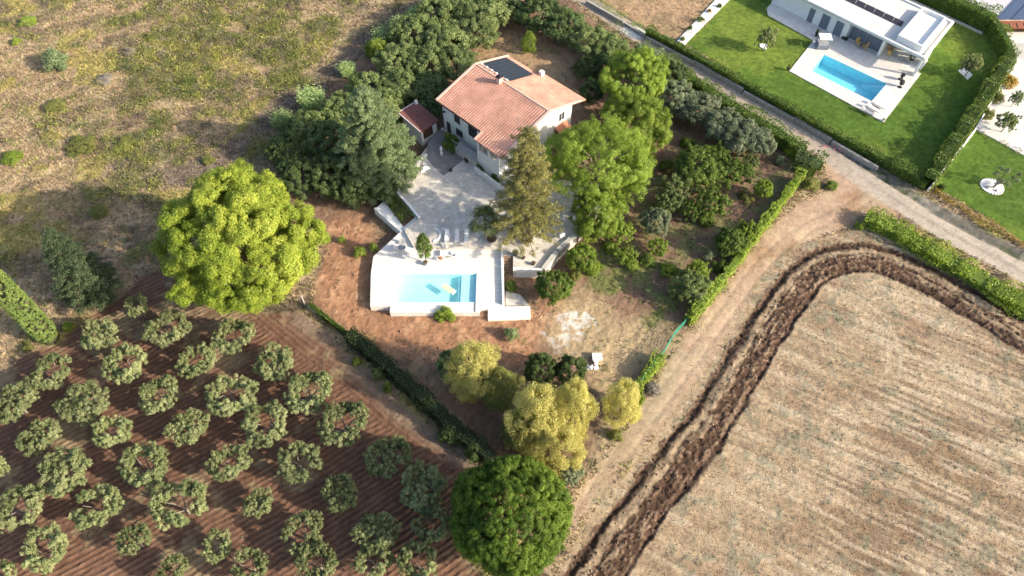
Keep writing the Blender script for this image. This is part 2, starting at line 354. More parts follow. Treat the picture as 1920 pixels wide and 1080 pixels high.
# plough band
D, S, AR = sdline(X, Y, PLOUGH); hw = 2.25; u = D * S / hw + nz1 * .35; lump = fbm(X, Y, .7, 59, 2) - .5      # +1 = left/outer side
wpl = paint(hw * 1.12 - np.abs(u) * hw + lump * .5, .25, .22, 5)
clod = fbm(X, Y, .55, 51, 3, .7) - .5
streak = fbm(AR * .10, u * hw, .34, 53, 3) - .5; lump2 = fbm(X, Y, .32, 58, 2, .8) - .5
pc = C3((.085, .052, .036)); pc = mixg(pc, (.17, .115, .08), sstep(.02, .25, clod + .5 * lump2)); pc = mixg(pc, (.26, .18, .125), sstep(.16, .3, lump2 + clod * .4) * .8)
pale = sstep(.18, .34, u + nz2 * .5) * (1 - sstep(.56, .72, u + nz2 * .5)); pale = np.maximum(pale, sstep(.06, .2, streak + .25 * lump2) * (.9 - .5 * np.abs(u)))
pc = mixg(pc, (.36, .275, .185), pale * (.55 + .4 * sstep(-.1, .2, nz2)))
trench = np.exp(-((u + .95 + lump2 * .15) / .13) ** 2) + np.exp(-((u - .90 + lump2 * .15) / .17) ** 2); pc = mixg(pc, (.06, .038, .028), np.clip(trench, 0, 1) * .8)
A = mixg(A, pc, wpl); H = H * (1 - wpl) + wpl * ((.34 * clod + .22 * lump2) * (1 - pale * .7) + .10 * fine - .24 * trench + .10 + .2 * streak)
# dry lot, verge, road
wl = paint(sdpoly(X, Y, DRYLOT), .5, .3, 6); dl = C3((.36, .25, .155)); dl = mixg(dl, (.27, .20, .12), sstep(0, .2, nz1)); A = mixg(A, dl, wl)
D, S, AR = sdline(X, Y, ROADC); RS = D * S
vg = sstep(.0, .4, RS - 1.2) * (1 - sstep(3.4, 4.2, RS + nz1)); wv = vg * (1 - wl)
ID[(wv > .5) & (ID != 1)] = 7
vc = C3((.16, .15, .125)); vc = mixg(vc, (.10, .115, .06), sstep(0, .2, nz1)); vc = mixg(vc, (.30, .27, .24), sstep(.05, .2, nz2 + nzM) * .5)
A = mixg(A, vc, wv); H = H * (1 - wv) + wv * (.15 * nz2 - .18 * np.exp(-((RS - 2.1) / .5) ** 2))
wrd = sstep(-.3, .3, 1.75 - D + nz1 * .5); ID[wrd > .5] = 8
rc = C3((.40, .335, .27)); rc = mixg(rc, (.31, .26, .215), sstep(0, .2, nzM)); far = sstep(40, 56, X); rc = mixg(rc, (.46, .40, .33), far * .8)
rc = mixg(rc, (.22, .19, .17), np.exp(-((RS - .1) / .35) ** 2) * .45 * far); rc = mixg(rc, (.40, .36, .33), np.exp(-((np.abs(RS) - .8) / .3) ** 2) * .35)
q = P(1185, 62); ww = 1 - sstep(1.5, 3.2, np.hypot(X - q[0], Y - q[1]) + nz1 * 3); rc = mixg(rc, (.78, .76, .73), ww * .9)
A = mixg(A, rc, wrd); H = H * (1 - wrd) + wrd * (.03 * nz2 + .012 * fine)
# lawns
for LW, idn in ((LAWN1, 9), (LAWN2, 10)):
    wl2 = paint(sdpoly(X, Y, LW), 0, .15, idn); lc = C3((.085, .15, .025)); lc = mixg(lc, (.165, .22, .04), sstep(-.08, .16, nzL + nz1 * .3) * .8); lc = mixg(lc, (.075, .125, .025), sstep(0, .25, nzM) * .6)
    A = mixg(A, lc * (1 + .3 * grit[..., None]), wl2); H = H * (1 - wl2) + wl2 * (.02 * nz1 + .02 * fine)
fz = (1 - .5 * wf * (1 - wpl))[..., None]; A *= (1 + fz * (.28 * fine[..., None] + .22 * grit[..., None] + .25 * nz2[..., None])); A = np.clip(A, .012, .85)
# keep the soil below paving, dig the neighbour's pool
vp = sdpoly(X, Y, VPOOL); H = np.where(vp > -.4, -2.0, H)
MPOOL = PL([(735,505),(903,505),(903,575),(735,575)], .9)
BUILT = PL([(690,482),(755,425),(700,370),(790,290),(830,235),(820,185),(945,100),(1090,180),(1015,260),(1150,350),(1050,480),(1020,512),(945,512),(945,578),(690,590)])
H = np.where(sdpoly(X, Y, BUILT) > 0, np.minimum(H, -.02), H); H = np.where(sdpoly(X, Y, MPOOL) > 0, -.6, H)

gm, nt, b = newmat("terrain_surface")
ca = N(nt, "ShaderNodeAttribute", attribute_name="soil")
co = nt.nodes.new("ShaderNodeTexCoord").outputs["Object"]
n1 = noise(nt, 6, 5, .75, co); n2 = noise(nt, 22, 3, .7, co)
vor = N(nt, "ShaderNodeTexVoronoi", Scale=9.0); nt.links.new(co, vor.inputs["Vector"])
c = mixc(nt, ca.outputs["Color"], ramp(nt, n1, [(.3, (.72, .72, .72)), (.7, (1.28, 1.26, 1.22))]))
c = mixc(nt, c, ramp(nt, vor.outputs["Distance"], [(0.0, (1.12, 1.12, 1.1)), (.6, (.9, .9, .9))]), .7)
nt.links.new(c, b.inputs["Base Color"]); b.inputs["Roughness"].default_value = .95; b.inputs["Specular IOR Level"].default_value = .08
ad = N(nt, "ShaderNodeMath", operation='ADD'); nt.links.new(n1, ad.inputs[0]); nt.links.new(n2, ad.inputs[1])
bump(nt, b, ad.outputs[0], .7, .05)
def ground_objects():
    names = {0: "meadow", 1: "garden_soil", 2: "orchard_soil", 3: "dirt_track", 4: "stubble_field", 5: "ploughed_strip", 6: "dry_plot", 7: "road_verge", 8: "road", 9: "lawn", 10: "lawn"}
    idx = np.arange(NX * NY).reshape(NY, NX)
    Q = np.stack([idx[:-1, :-1], idx[:-1, 1:], idx[1:, 1:], idx[1:, :-1]], -1).reshape(-1, 4); fid = ID[:-1, :-1].ravel()
    V = np.stack([X, Y, H], -1).reshape(-1, 3); AC = np.concatenate([A, np.ones((NY, NX, 1), np.float32)], -1).reshape(-1, 4)
    for k, nm in names.items():
        F = Q[fid == k]
        if not len(F): continue
        u_, inv = np.unique(F, return_inverse=True)
        me = npmesh(nm, V[u_], inv.reshape(-1, 4), gm, smooth=True, attrs={"soil": ("FLOAT_COLOR", "POINT", AC[u_])})
        structure(link(nm, me))
    b_ = 3000.0; mb = MB()
    x0, x1, y0, y1 = float(gx[0]), float(gx[-1]), float(gy[0]), float(gy[-1])
    V = [(-b_, -b_, -.1), (b_, -b_, -.1), (b_, b_, -.1), (-b_, b_, -.1), (x0, y0, -.1), (x1, y0, -.1), (x1, y1, -.1), (x0, y1, -.1)]
    mb.add(V, [(0, 1, 5, 4), (1, 2, 6, 5), (2, 3, 7, 6), (3, 0, 4, 7)])
    o = mb.obj("ground", plain("far_ground", (.24, .20, .12), .95, .3, .05)); structure(o)
ground_objects()

NEIGH = PL([(1795,-30),(1872,52),(1898,112),(1850,215),(1829,243),(1920,291),(2050,350),(2050,-60)])
IDS = ID.copy(); IDS[(sdpoly(X, Y, NEIGH) > .2) & (ID != 10)] = 99; IDS[sdpoly(X, Y, BUILT) > .3] = 99
IDS[sdpoly(X, Y, PL([(1480,133),(1657,229),(1727,138),(1735,118),(1800,40),(1700,-60),(1440,-60),(1436,20),(1525,75)])) > 0] = 99
def at_ground(x, y):
    i = np.clip(((y - GY0) / GS).astype(int), 0, NY - 1); j = np.clip(((x - GX0) / GS).astype(int), 0, NX - 1); return i, j
# ------------------------------------------------------------------ leaves
def rhombs(Pc, Nn, size, rng, aspect=.5):
    n = len(Pc); Nn = Nn / (np.linalg.norm(Nn, axis=1, keepdims=True) + 1e-9)
    t = rng.randn(n, 3); t -= Nn * (t * Nn).sum(1, keepdims=True); t /= np.linalg.norm(t, axis=1, keepdims=True) + 1e-9
    u_ = np.cross(Nn, t); s = size[:, None] if hasattr(size, "shape") else size
    V = np.stack([Pc + t * s, Pc + u_ * s * aspect, Pc - t * s, Pc - u_ * s * aspect], 1).reshape(-1, 3)
    return V, np.arange(4 * n).reshape(-1, 4)
def foliage(name, clumps, per, leaf, mat, seed, jit=.85, up=.3, aspect=.38, out=None, outw=.5, squash=1.0):
    rng = np.random.RandomState(seed); C = np.array(clumps, np.float64); n = len(C)
    k = np.maximum(6, (per * (C[:, 3] / C[:, 3].mean()) ** 2)).astype(int); I = np.repeat(np.arange(n), k); M = len(I)
    d = rng.randn(M, 3); d /= np.linalg.norm(d, axis=1, keepdims=True); r = C[I, 3] * (.35 + .6 * rng.rand(M) ** .6 + .35 * rng.rand(M) ** 5)
    off = d * r[:, None]; off[:, 2] *= squash; Pp = C[I, :3] + off
    nn = d + jit * rng.randn(M, 3); nn[:, 2] += up
    if out is not None:
        o_ = Pp - np.array(out); o_ /= np.linalg.norm(o_, axis=1, keepdims=True) + 1e-9; nn += outw * o_
    sz = leaf * (.6 + .8 * rng.rand(M)); V, F = rhombs(Pp, nn, sz, rng, aspect)
    ct = np.clip(.5 + 1.5 * (fbm(C[:, 0] + C[:, 2] * .7, C[:, 1] - C[:, 2] * .5, max(.35, C[:, 3].mean() * 5), seed % 40, 2) - .5) + .5 * (rng.rand(n) - .5), 0, 1); tint = np.clip(.55 * ct[I] + .45 * rng.rand(M), 0, 1)
    return npmesh(name, V, F, mat, attrs={"tint": ("FLOAT", "FACE", tint)})
def shell(rng, n, rx, ry, rz, cz, zmin=-.6, thick=.3, lump=.15, cr=.5):
    out = []; ph = rng.rand(6) * 6.28
    while len(out) < n:
        d = rng.randn(3); d /= np.linalg.norm(d)
        if d[2] < zmin: continue
        a = math.atan2(d[1], d[0]); k = 1 + lump * (math.sin(3 * a + ph[0] + 2 * d[2]) * .5 + math.sin(5 * a + ph[1] - 3 * d[2]) * .5 + .6 * rng.randn() * .5)
        k *= 1 - thick * rng.rand() ** 2
        out.append((d[0] * rx * k, d[1] * ry * k, cz + d[2] * rz * k, cr * (.7 + .6 * rng.rand())))
    return out
def limbs(mb, rng, base_r, th, targets, top_r=.05, z0=-.2, lean=(0, 0)):
    mb.tube((0, 0, z0), (lean[0], lean[1], th), base_r, base_r * .75, 8)
    for t in targets:
        a = Vector((lean[0], lean[1], th * .92)); b_ = Vector(t); m = a.lerp(b_, .5) + Vector((rng.randn() * .12, rng.randn() * .12, .18 * (b_ - a).length))
        mb.tube(a, m, base_r * .5, base_r * .3, 6, False); mb.tube(m, b_, base_r * .3, top_r, 6, False)
TREE_CACHE = {}
def tree_mesh(kind, var):
    key = (kind, var)
    if key in TREE_CACHE: return TREE_CACHE[key]
    rng = np.random.RandomState(100 + var * 17 + sum(map(ord, kind))); mb = MB(); bark = BARK
    if kind == "ring":           # unit radius 1, height about 1 -> scaled
        cl = []; g0 = rng.rand() * 6.28; gw = rng.choice([0, 0, .45]); nn = 120
        arms = [(rng.rand() * 6.28) for _ in range(3)]
        for i in range(300):
            a = 6.283 * rng.rand()
            if abs((a - g0 + math.pi) % (2 * math.pi) - math.pi) < gw / 2: continue
            tr = .265 + .05 * math.sin(4 * a + arms[1]); b_ = 6.283 * rng.rand(); q = tr * math.sqrt(rng.rand())
            k = .65 + .07 * math.sin(2 * a + arms[0]) + .05 * math.sin(7 * a + arms[1]) + q * math.cos(b_)
            cl.append((math.cos(a) * k, math.sin(a) * k, .84 + .07 * math.sin(3 * a + arms[2]) + q * math.sin(b_) * .8, .045 + .055 * rng.rand()))
        if var % 3 == 1:
            for i in range(50): cl.append((rng.randn() * .25, rng.randn() * .25, .86 + rng.randn() * .08, .08))
        crown = foliage("crown", cl, 70, .036, F_OLIVE, var, out=(0, 0, .6), outw=.7, aspect=.32)
        tg = [(math.cos(6.28 * i / 5 + g0) * .55, math.sin(6.28 * i / 5 + g0) * .55, .78) for i in range(5)]
        limbs(mb, rng, .065, .28, tg, .014, -.1); bark = PBARK
    elif kind == "round":        # bushy broadleaf
        cl = shell(rng, 240, .92, .92, .64, .95, -.55, .35, .16, .115)
        crown = foliage("crown", cl, 120, .036, F_OAK, var, out=(0, 0, .9))
        limbs(mb, rng, .08, .45, [(rng.randn() * .3, rng.randn() * .3, 1.0 + .2 * rng.rand()) for _ in range(5)], .02, -.1)
    elif kind == "loose":        # open light crown with gaps
        cl = shell(rng, 150, .92, .92, .55, .85, -.5, .65, .28, .10)
        crown = foliage("crown", cl, 110, .036, F_ASH, var, out=(0, 0, .8))
        limbs(mb, rng, .06, .35, [(rng.randn() * .4, rng.randn() * .4, .9 + .2 * rng.rand()) for _ in range(6)], .02, -.1)
    elif kind == "column":       # tall feathery yellow tree, unit radius, height 4.2
        cl = []
        for i in range(300):
            z = .5 + 3.7 * rng.rand(); rr = (.95 * min(1, (z) / 1.0) * (1 - max(0, (z - 2.6) / 2.2)) + .1) * (.82 + .22 * rng.rand()); a = rng.rand() * 6.28
            k = 1 + .18 * math.sin(3 * a + z * 2); cl.append((math.cos(a) * rr * k, math.sin(a) * rr * k, z, .12 + .14 * rng.rand() ** 2))
        crown = foliage("crown", cl, 130, .033, F_YEL, var, out=(0, 0, 1.6), up=.2, squash=1.9)
        limbs(mb, rng, .09, 1.2, [(rng.randn() * .2, rng.randn() * .2, 3.0 + rng.rand()) for _ in range(3)], .03, -.1)
    elif kind == "bush":
        cl = shell(rng, 30, .72, .72, .5, .45, -.4, .5, .2, .26)
        crown = foliage("foliage", cl, 220, .055, F_DARK, var, out=(0, 0, .2)); TREE_CACHE[key] = (crown, None); return TREE_CACHE[key]
    trunk = mb.mesh("trunk", bark); TREE_CACHE[key] = (crown, trunk); return TREE_CACHE[key]
def paintslot(o, mat):          # shared mesh, own foliage material
    if mat: o.material_slots[0].link = 'OBJECT'; o.material_slots[0].material = mat
_tc = [0]
def plant(kind, name, label, cat, px, py, rpx, h, mat=None, group=None, var=None, base_z=0, sq=1.0, zf=None):
    """px,py,rpx: crown centre and radius on the plan view; h: height of the plant"""
    _tc[0] += 1; i = _tc[0]; rng = random.Random(i * 13)
    unit = {"ring": 1.05, "round": 1.55, "loose": 1.4, "column": 4.3, "bush": .95}[kind]
    zc = base_z + h * ({"column": .55, "bush": .5}.get(kind, .7) if zf is None else zf); x, y = P(px, py, zc); r = rpx * MPP(px, py, zc)
    v = rng.randrange(7) if var is None else var; crown, trunk = tree_mesh(kind, v)
    s = (r, r * sq, h / unit); rz = rng.random() * 6.28
    if trunk is None:
        o = link(name, crown); paintslot(o, mat); o.location = (x, y, base_z - .05); o.scale = s; o.rotation_euler = (0, 0, rz); return tag(o, label, cat, group)
    t = thing(name, label, cat, (x, y, base_z), rz, group); t.scale = s
    paintslot(link("crown", crown, t), mat); link("trunk", trunk, t); return t

# ------------------------------------------------------------------ orchard
ORDW = ["first", "second", "third", "fourth", "fifth", "sixth", "seventh", "eighth", "ninth"]
rows = [
 [(258,575,25),(385,548,34)],
 [(187,628,40),(315,618,46),(438,632,44)],
 [(97,700,44),(237,684,47),(370,678,40),(515,680,44)],
 [(28,755,46),(160,757,52),(300,742,43),(435,742,54),(580,737,52)],
 [(75,820,42),(212,810,40),(352,803,42),(500,797,52),(645,795,54)],
 [(-8,882,26),(122,887,54),(272,873,52),(430,868,44),(563,868,47),(728,858,50)],
 [(38,955,52),(182,950,50),(337,945,58),(485,945,32),(638,925,42),(793,915,52)],
 [(85,1030,50),(252,1012,35),(408,1025,34),(568,1000,46),(705,1000,47),(812,985,42)],
 [(5,1078,30),(325,1070,32),(470,1064,40),(595,1055,42),(700,1053,40),(785,1056,46)]]
extra = {(0,0): "small shaded", (0,1): "dark shaded", (5,2): "C-shaped", (6,3): "thin sparse", (7,1): "narrow leafy", (7,2): "low scrubby", (3,1): "large wide", (3,3): "wide ring-crowned", (6,2): "tallest spreading", (5,0): "cropped edge", (8,0): "cropped corner"}
for ri, row in enumerate(rows):
    for ci, (px, py, rp) in enumerate(row):
        ad = extra.get((ri, ci), "ring-crowned grey-green")
        lab = f"{ad} olive tree, {ORDW[ci]} from the left in the {ORDW[ri]} orchard row from the back"
        if ci == len(row) - 1: lab = f"{ad} olive tree at the right end of the {ORDW[ri]} orchard row from the back"
        plant("ring", "olive_tree", lab, "olive tree", px, py, rp * .95, 2.9 + .5 * random.Random(ri * 9 + ci).random() + (rp - 42) * .02, group="olive trees in the ploughed orchard")

# ------------------------------------------------------------------ big single trees
def big_tree(name, label, px, py, rpx, h, kind, mat, seed, bark=BARK, leaf=.2, per=120, nl=26, group=None, rz=None, cr=.75, zf=.6, lump_r=.30, stretch=1.0, taper=0.0):
    zc = h * zf; x, y = P(px, py, zc); r = rpx * MPP(px, py, zc); rng = np.random.RandomState(seed)
    t = thing(name, label, "tree", (x, y, 0), 0, group); rz = (h * (1 - zf)) if rz is None else rz
    cl = []
    if kind == "lumpy":
        big = shell(rng, nl, r * .84, r * .84 * stretch, rz * .86, zc, -.75, .38, .10, r * lump_r)
        for (a, b_, c_, R_) in big:
            tp = 1 + taper * min(0, (c_ - zc) / rz) - taper * .35 * max(0, (c_ - zc) / rz); a *= tp; b_ *= tp; R_ *= .65 + .8 * rng.rand()
            dirv = np.array((a, b_, c_ - zc)); dirv /= np.linalg.norm(dirv) + 1e-6
            for _ in range(12):
                d = rng.randn(3); d /= np.linalg.norm(d); d = d + dirv * .7; d /= np.linalg.norm(d)
                cl.append((a + d[0] * R_, b_ + d[1] * R_, c_ + d[2] * R_ * .8, cr * (.6 + .7 * rng.rand())))
    else:
        cl = shell(rng, nl, r * .92, r * .92, rz * .95, zc, -.7, .26, .09, cr)
    link("crown", foliage("crown", cl, per, leaf, mat, seed, out=(0, 0, zc - rz * .3), outw=.45, up=.08, jit=.5), t)
    mb = MB(); tg = [(cl[i][0] * .75, cl[i][1] * .75, zc + (cl[i][2] - zc) * .75) for i in rng.choice(len(cl), 14, replace=False)]
    limbs(mb, rng, max(.25, r * .055), h * .35, tg, .06); link("trunk", mb.mesh("trunk", bark), t); return t
big_tree("pine_tree", "huge yellow-green pine with billowing crown, tallest tree left of the bare red soil", 455, 455, 159, 16.5, "lumpy", F_PINE, 5, RBARK, .095, 230, 240, cr=.55, zf=.60, lump_r=.11, rz=8.6, taper=.5)
big_tree("stone_pine", "dense round deep-green pine like a ball at the bottom edge below the yellow trees", 957, 967, 118, 11.5, "dense", F_ROUND, 6, RBARK, .07, 150, 2900, cr=.30, zf=.55)
big_tree("ash_tree", "large light-green spreading tree right of the house over the terrace edge", 1122, 298, 97, 12.5, "lumpy", F_ASH, 8, BARK, .085, 110, 95, cr=.45, zf=.62, lump_r=.24)
big_tree("walnut_tree", "bright green rounded tree behind the right corner of the red-roofed house", 1188, 145, 59, 7.5, "lumpy", F_ASH, 9, BARK, .085, 150, 55, cr=.42, zf=.62)
big_tree("lime_tree", "mid-green dense tree between the house garden and the grey-leaved olives", 1195, 235, 58, 7.0, "lumpy", F_LIME, 10, BARK, .085, 150, 55, cr=.42, zf=.62)
big_tree("hackberry_tree", "smaller light-green tree at the foot of the terrace wall, below the large spreading one", 1120, 400, 46, 5.5, "lumpy", F_ASH, 12, BARK, .08, 110, 45, cr=.36, zf=.62)

def conifer(name, label, px, py, base_z, h, rmax, mat, seed, dense=1.0, droop=.15, z0=.12, leaf=.13, per=60, power=.8, crs=.34, wh=None):
    x, y = P(px, py, base_z); rng = np.random.RandomState(seed); t = thing(name, label, "tree", (x, y, base_z), 0); mb = MB(); cl = []
    mb.tube((0, 0, -.3), (0, 0, h * .6), .32 * rmax / 3, .2 * rmax / 3, 9); mb.tube((0, 0, h * .6), (0, 0, h), .2 * rmax / 3, .03, 9)
    z = h * z0
    while z < h * .985:
        L = rmax * (1 - (z / h)) ** power * min(1, .6 + (z / h) * 2.2) + .15; nb = int((6 if L > 1 else 4) * dense); a0 = rng.rand() * 6.28
        for i in range(nb):
            a = a0 + 6.28 * i / nb + rng.randn() * .15; l = L * (.75 + .35 * rng.rand()); k = 0.25 * l
            e = (math.cos(a) * l, math.sin(a) * l, z + .12 * l - droop * l); mb.tube((0, 0, z), e, .05 * (rmax / 3), .015, 5, False)
            while k < l:
                f = k / l; sp = .18 + .25 * math.sin(f * 2.6); cl.append((e[0] * f - math.sin(a) * rng.randn() * sp * .8, e[1] * f + math.cos(a) * rng.randn() * sp * .8, z + (e[2] - z) * f + rng.randn() * .06, crs * (.7 + .6 * rng.rand()))); k += .42
        z += wh or (.55 + .2 * rng.rand())
    link("crown", foliage("crown", cl, per, leaf, mat, seed, up=.4, squash=.6, out=(0, 0, h * .3), outw=.3), t); link("trunk", mb.mesh("trunk", BARK), t); return t
conifer("spruce_tree", "tall sparse olive-brown conifer with visible trunk on the terrace in front of the house", 985, 448, 1.3, 19.0, 5.4, F_FIR, 21, 1.2, .12, .10, .085, 85, .62, .36)
conifer("cedar_tree", "broad grey-green cedar with drooping branches beside the tiled shed", 714, 335, 0, 16.0, 7.0, F_CEDAR, 22, 1.9, .26, .06, .095, 120, .66, .42, .5)
conifer("conifer_tree", "dark bushy conifer in the scrub near the left edge, behind the clipped cypress", 188, 560, 0, 13.0, 3.9, foliage_mat("deep_conifer_foliage", st3((.03, .05, .025), (.06, .09, .042), (.14, .18, .09)), .15), 23, 1.7, .0, .08, .095, 120, .8, .42, .5)
def cypress():
    x, y = P(97, 636); h = 17; rng = np.random.RandomState(31); t = thing("cypress_tree", "narrow clipped green cypress column rising out of the left edge of the picture", "tree", (x, y, 0)); cl = []
    for i in range(1500):
        z = .6 + (h - .6) * rng.rand(); rr = 1.2 * min(1, (z / 2.0) ** .35) * (1 - max(0, (z - 11) / 7) ** 1.5); a = rng.rand() * 6.28
        cl.append((math.cos(a) * rr, math.sin(a) * rr, z, .16 * (.7 + .6 * rng.rand())))
    link("crown", foliage("crown", cl, 34, .085, F_CYP, 31, jit=.45), t)
    mb = MB(); mb.tube((0, 0, -.2), (0, 0, h - 1.5), .95, .4, 12); link("trunk", mb.mesh("trunk", plain("cypress_core", (.06, .06, .03), .95)), t)
cypress()

def palm(name, label, px, py, base_z, h, r, nfr=34, seed=3):
    x, y = P(px, py, base_z); rng = np.random.RandomState(seed); t = thing(name, label, "palm tree", (x, y, base_z), 0); mb = MB()
    for i in range(12):
        z = h * i / 12; mb.tube((0, 0, z), (0, 0, z + h / 12), .20, .16, 9, False)
    link("trunk", mb.mesh("trunk", BARK), t); V = []; F = []; T = []
    for i in range(nfr):
        a = rng.rand() * 6.28; el = R(-30 + 112 * (i / nfr)); L = r * (.55 + .15 * rng.rand()) * (1.05 - .65 * i / nfr); d = np.array((math.cos(a) * math.cos(el), math.sin(a) * math.cos(el), math.sin(el)))
        c0 = np.array((0, 0, h)); e = c0 + d * L; side = np.array((-math.sin(a), math.cos(a), 0)); upv = np.cross(d, side)
        n = len(V); V += [c0 + side * .02, c0 - side * .02, e - side * .02, e + side * .02]; F.append((n, n + 1, n + 2, n + 3)); T.append(.2)
        for k in range(15):
            b_ = R(-105 + 210 * k / 14); dd = d * math.cos(b_) + side * math.sin(b_) + upv * .12 * rng.randn(); l = r * .48 * (.8 + .3 * rng.rand()); w_ = np.cross(dd, upv); w_ /= np.linalg.norm(w_) + 1e-6
            m_ = e + dd * l * .55; tip = e + dd * l - np.array((0, 0, .22 * l)); n = len(V); V += [e, m_ + w_ * .045, tip, m_ - w_ * .045]; F.append((n, n + 1, n + 2, n + 3)); T.append(rng.rand())
    link("fronds", npmesh("fronds", V, F, F_PALM, attrs={"tint": ("FLOAT", "FACE", T)}), t)
palm("fan_palm", "fan palm with spiky crown on the terrace left of the tall conifer", 911, 448, 1.3, 3.9, 2.5, 44)

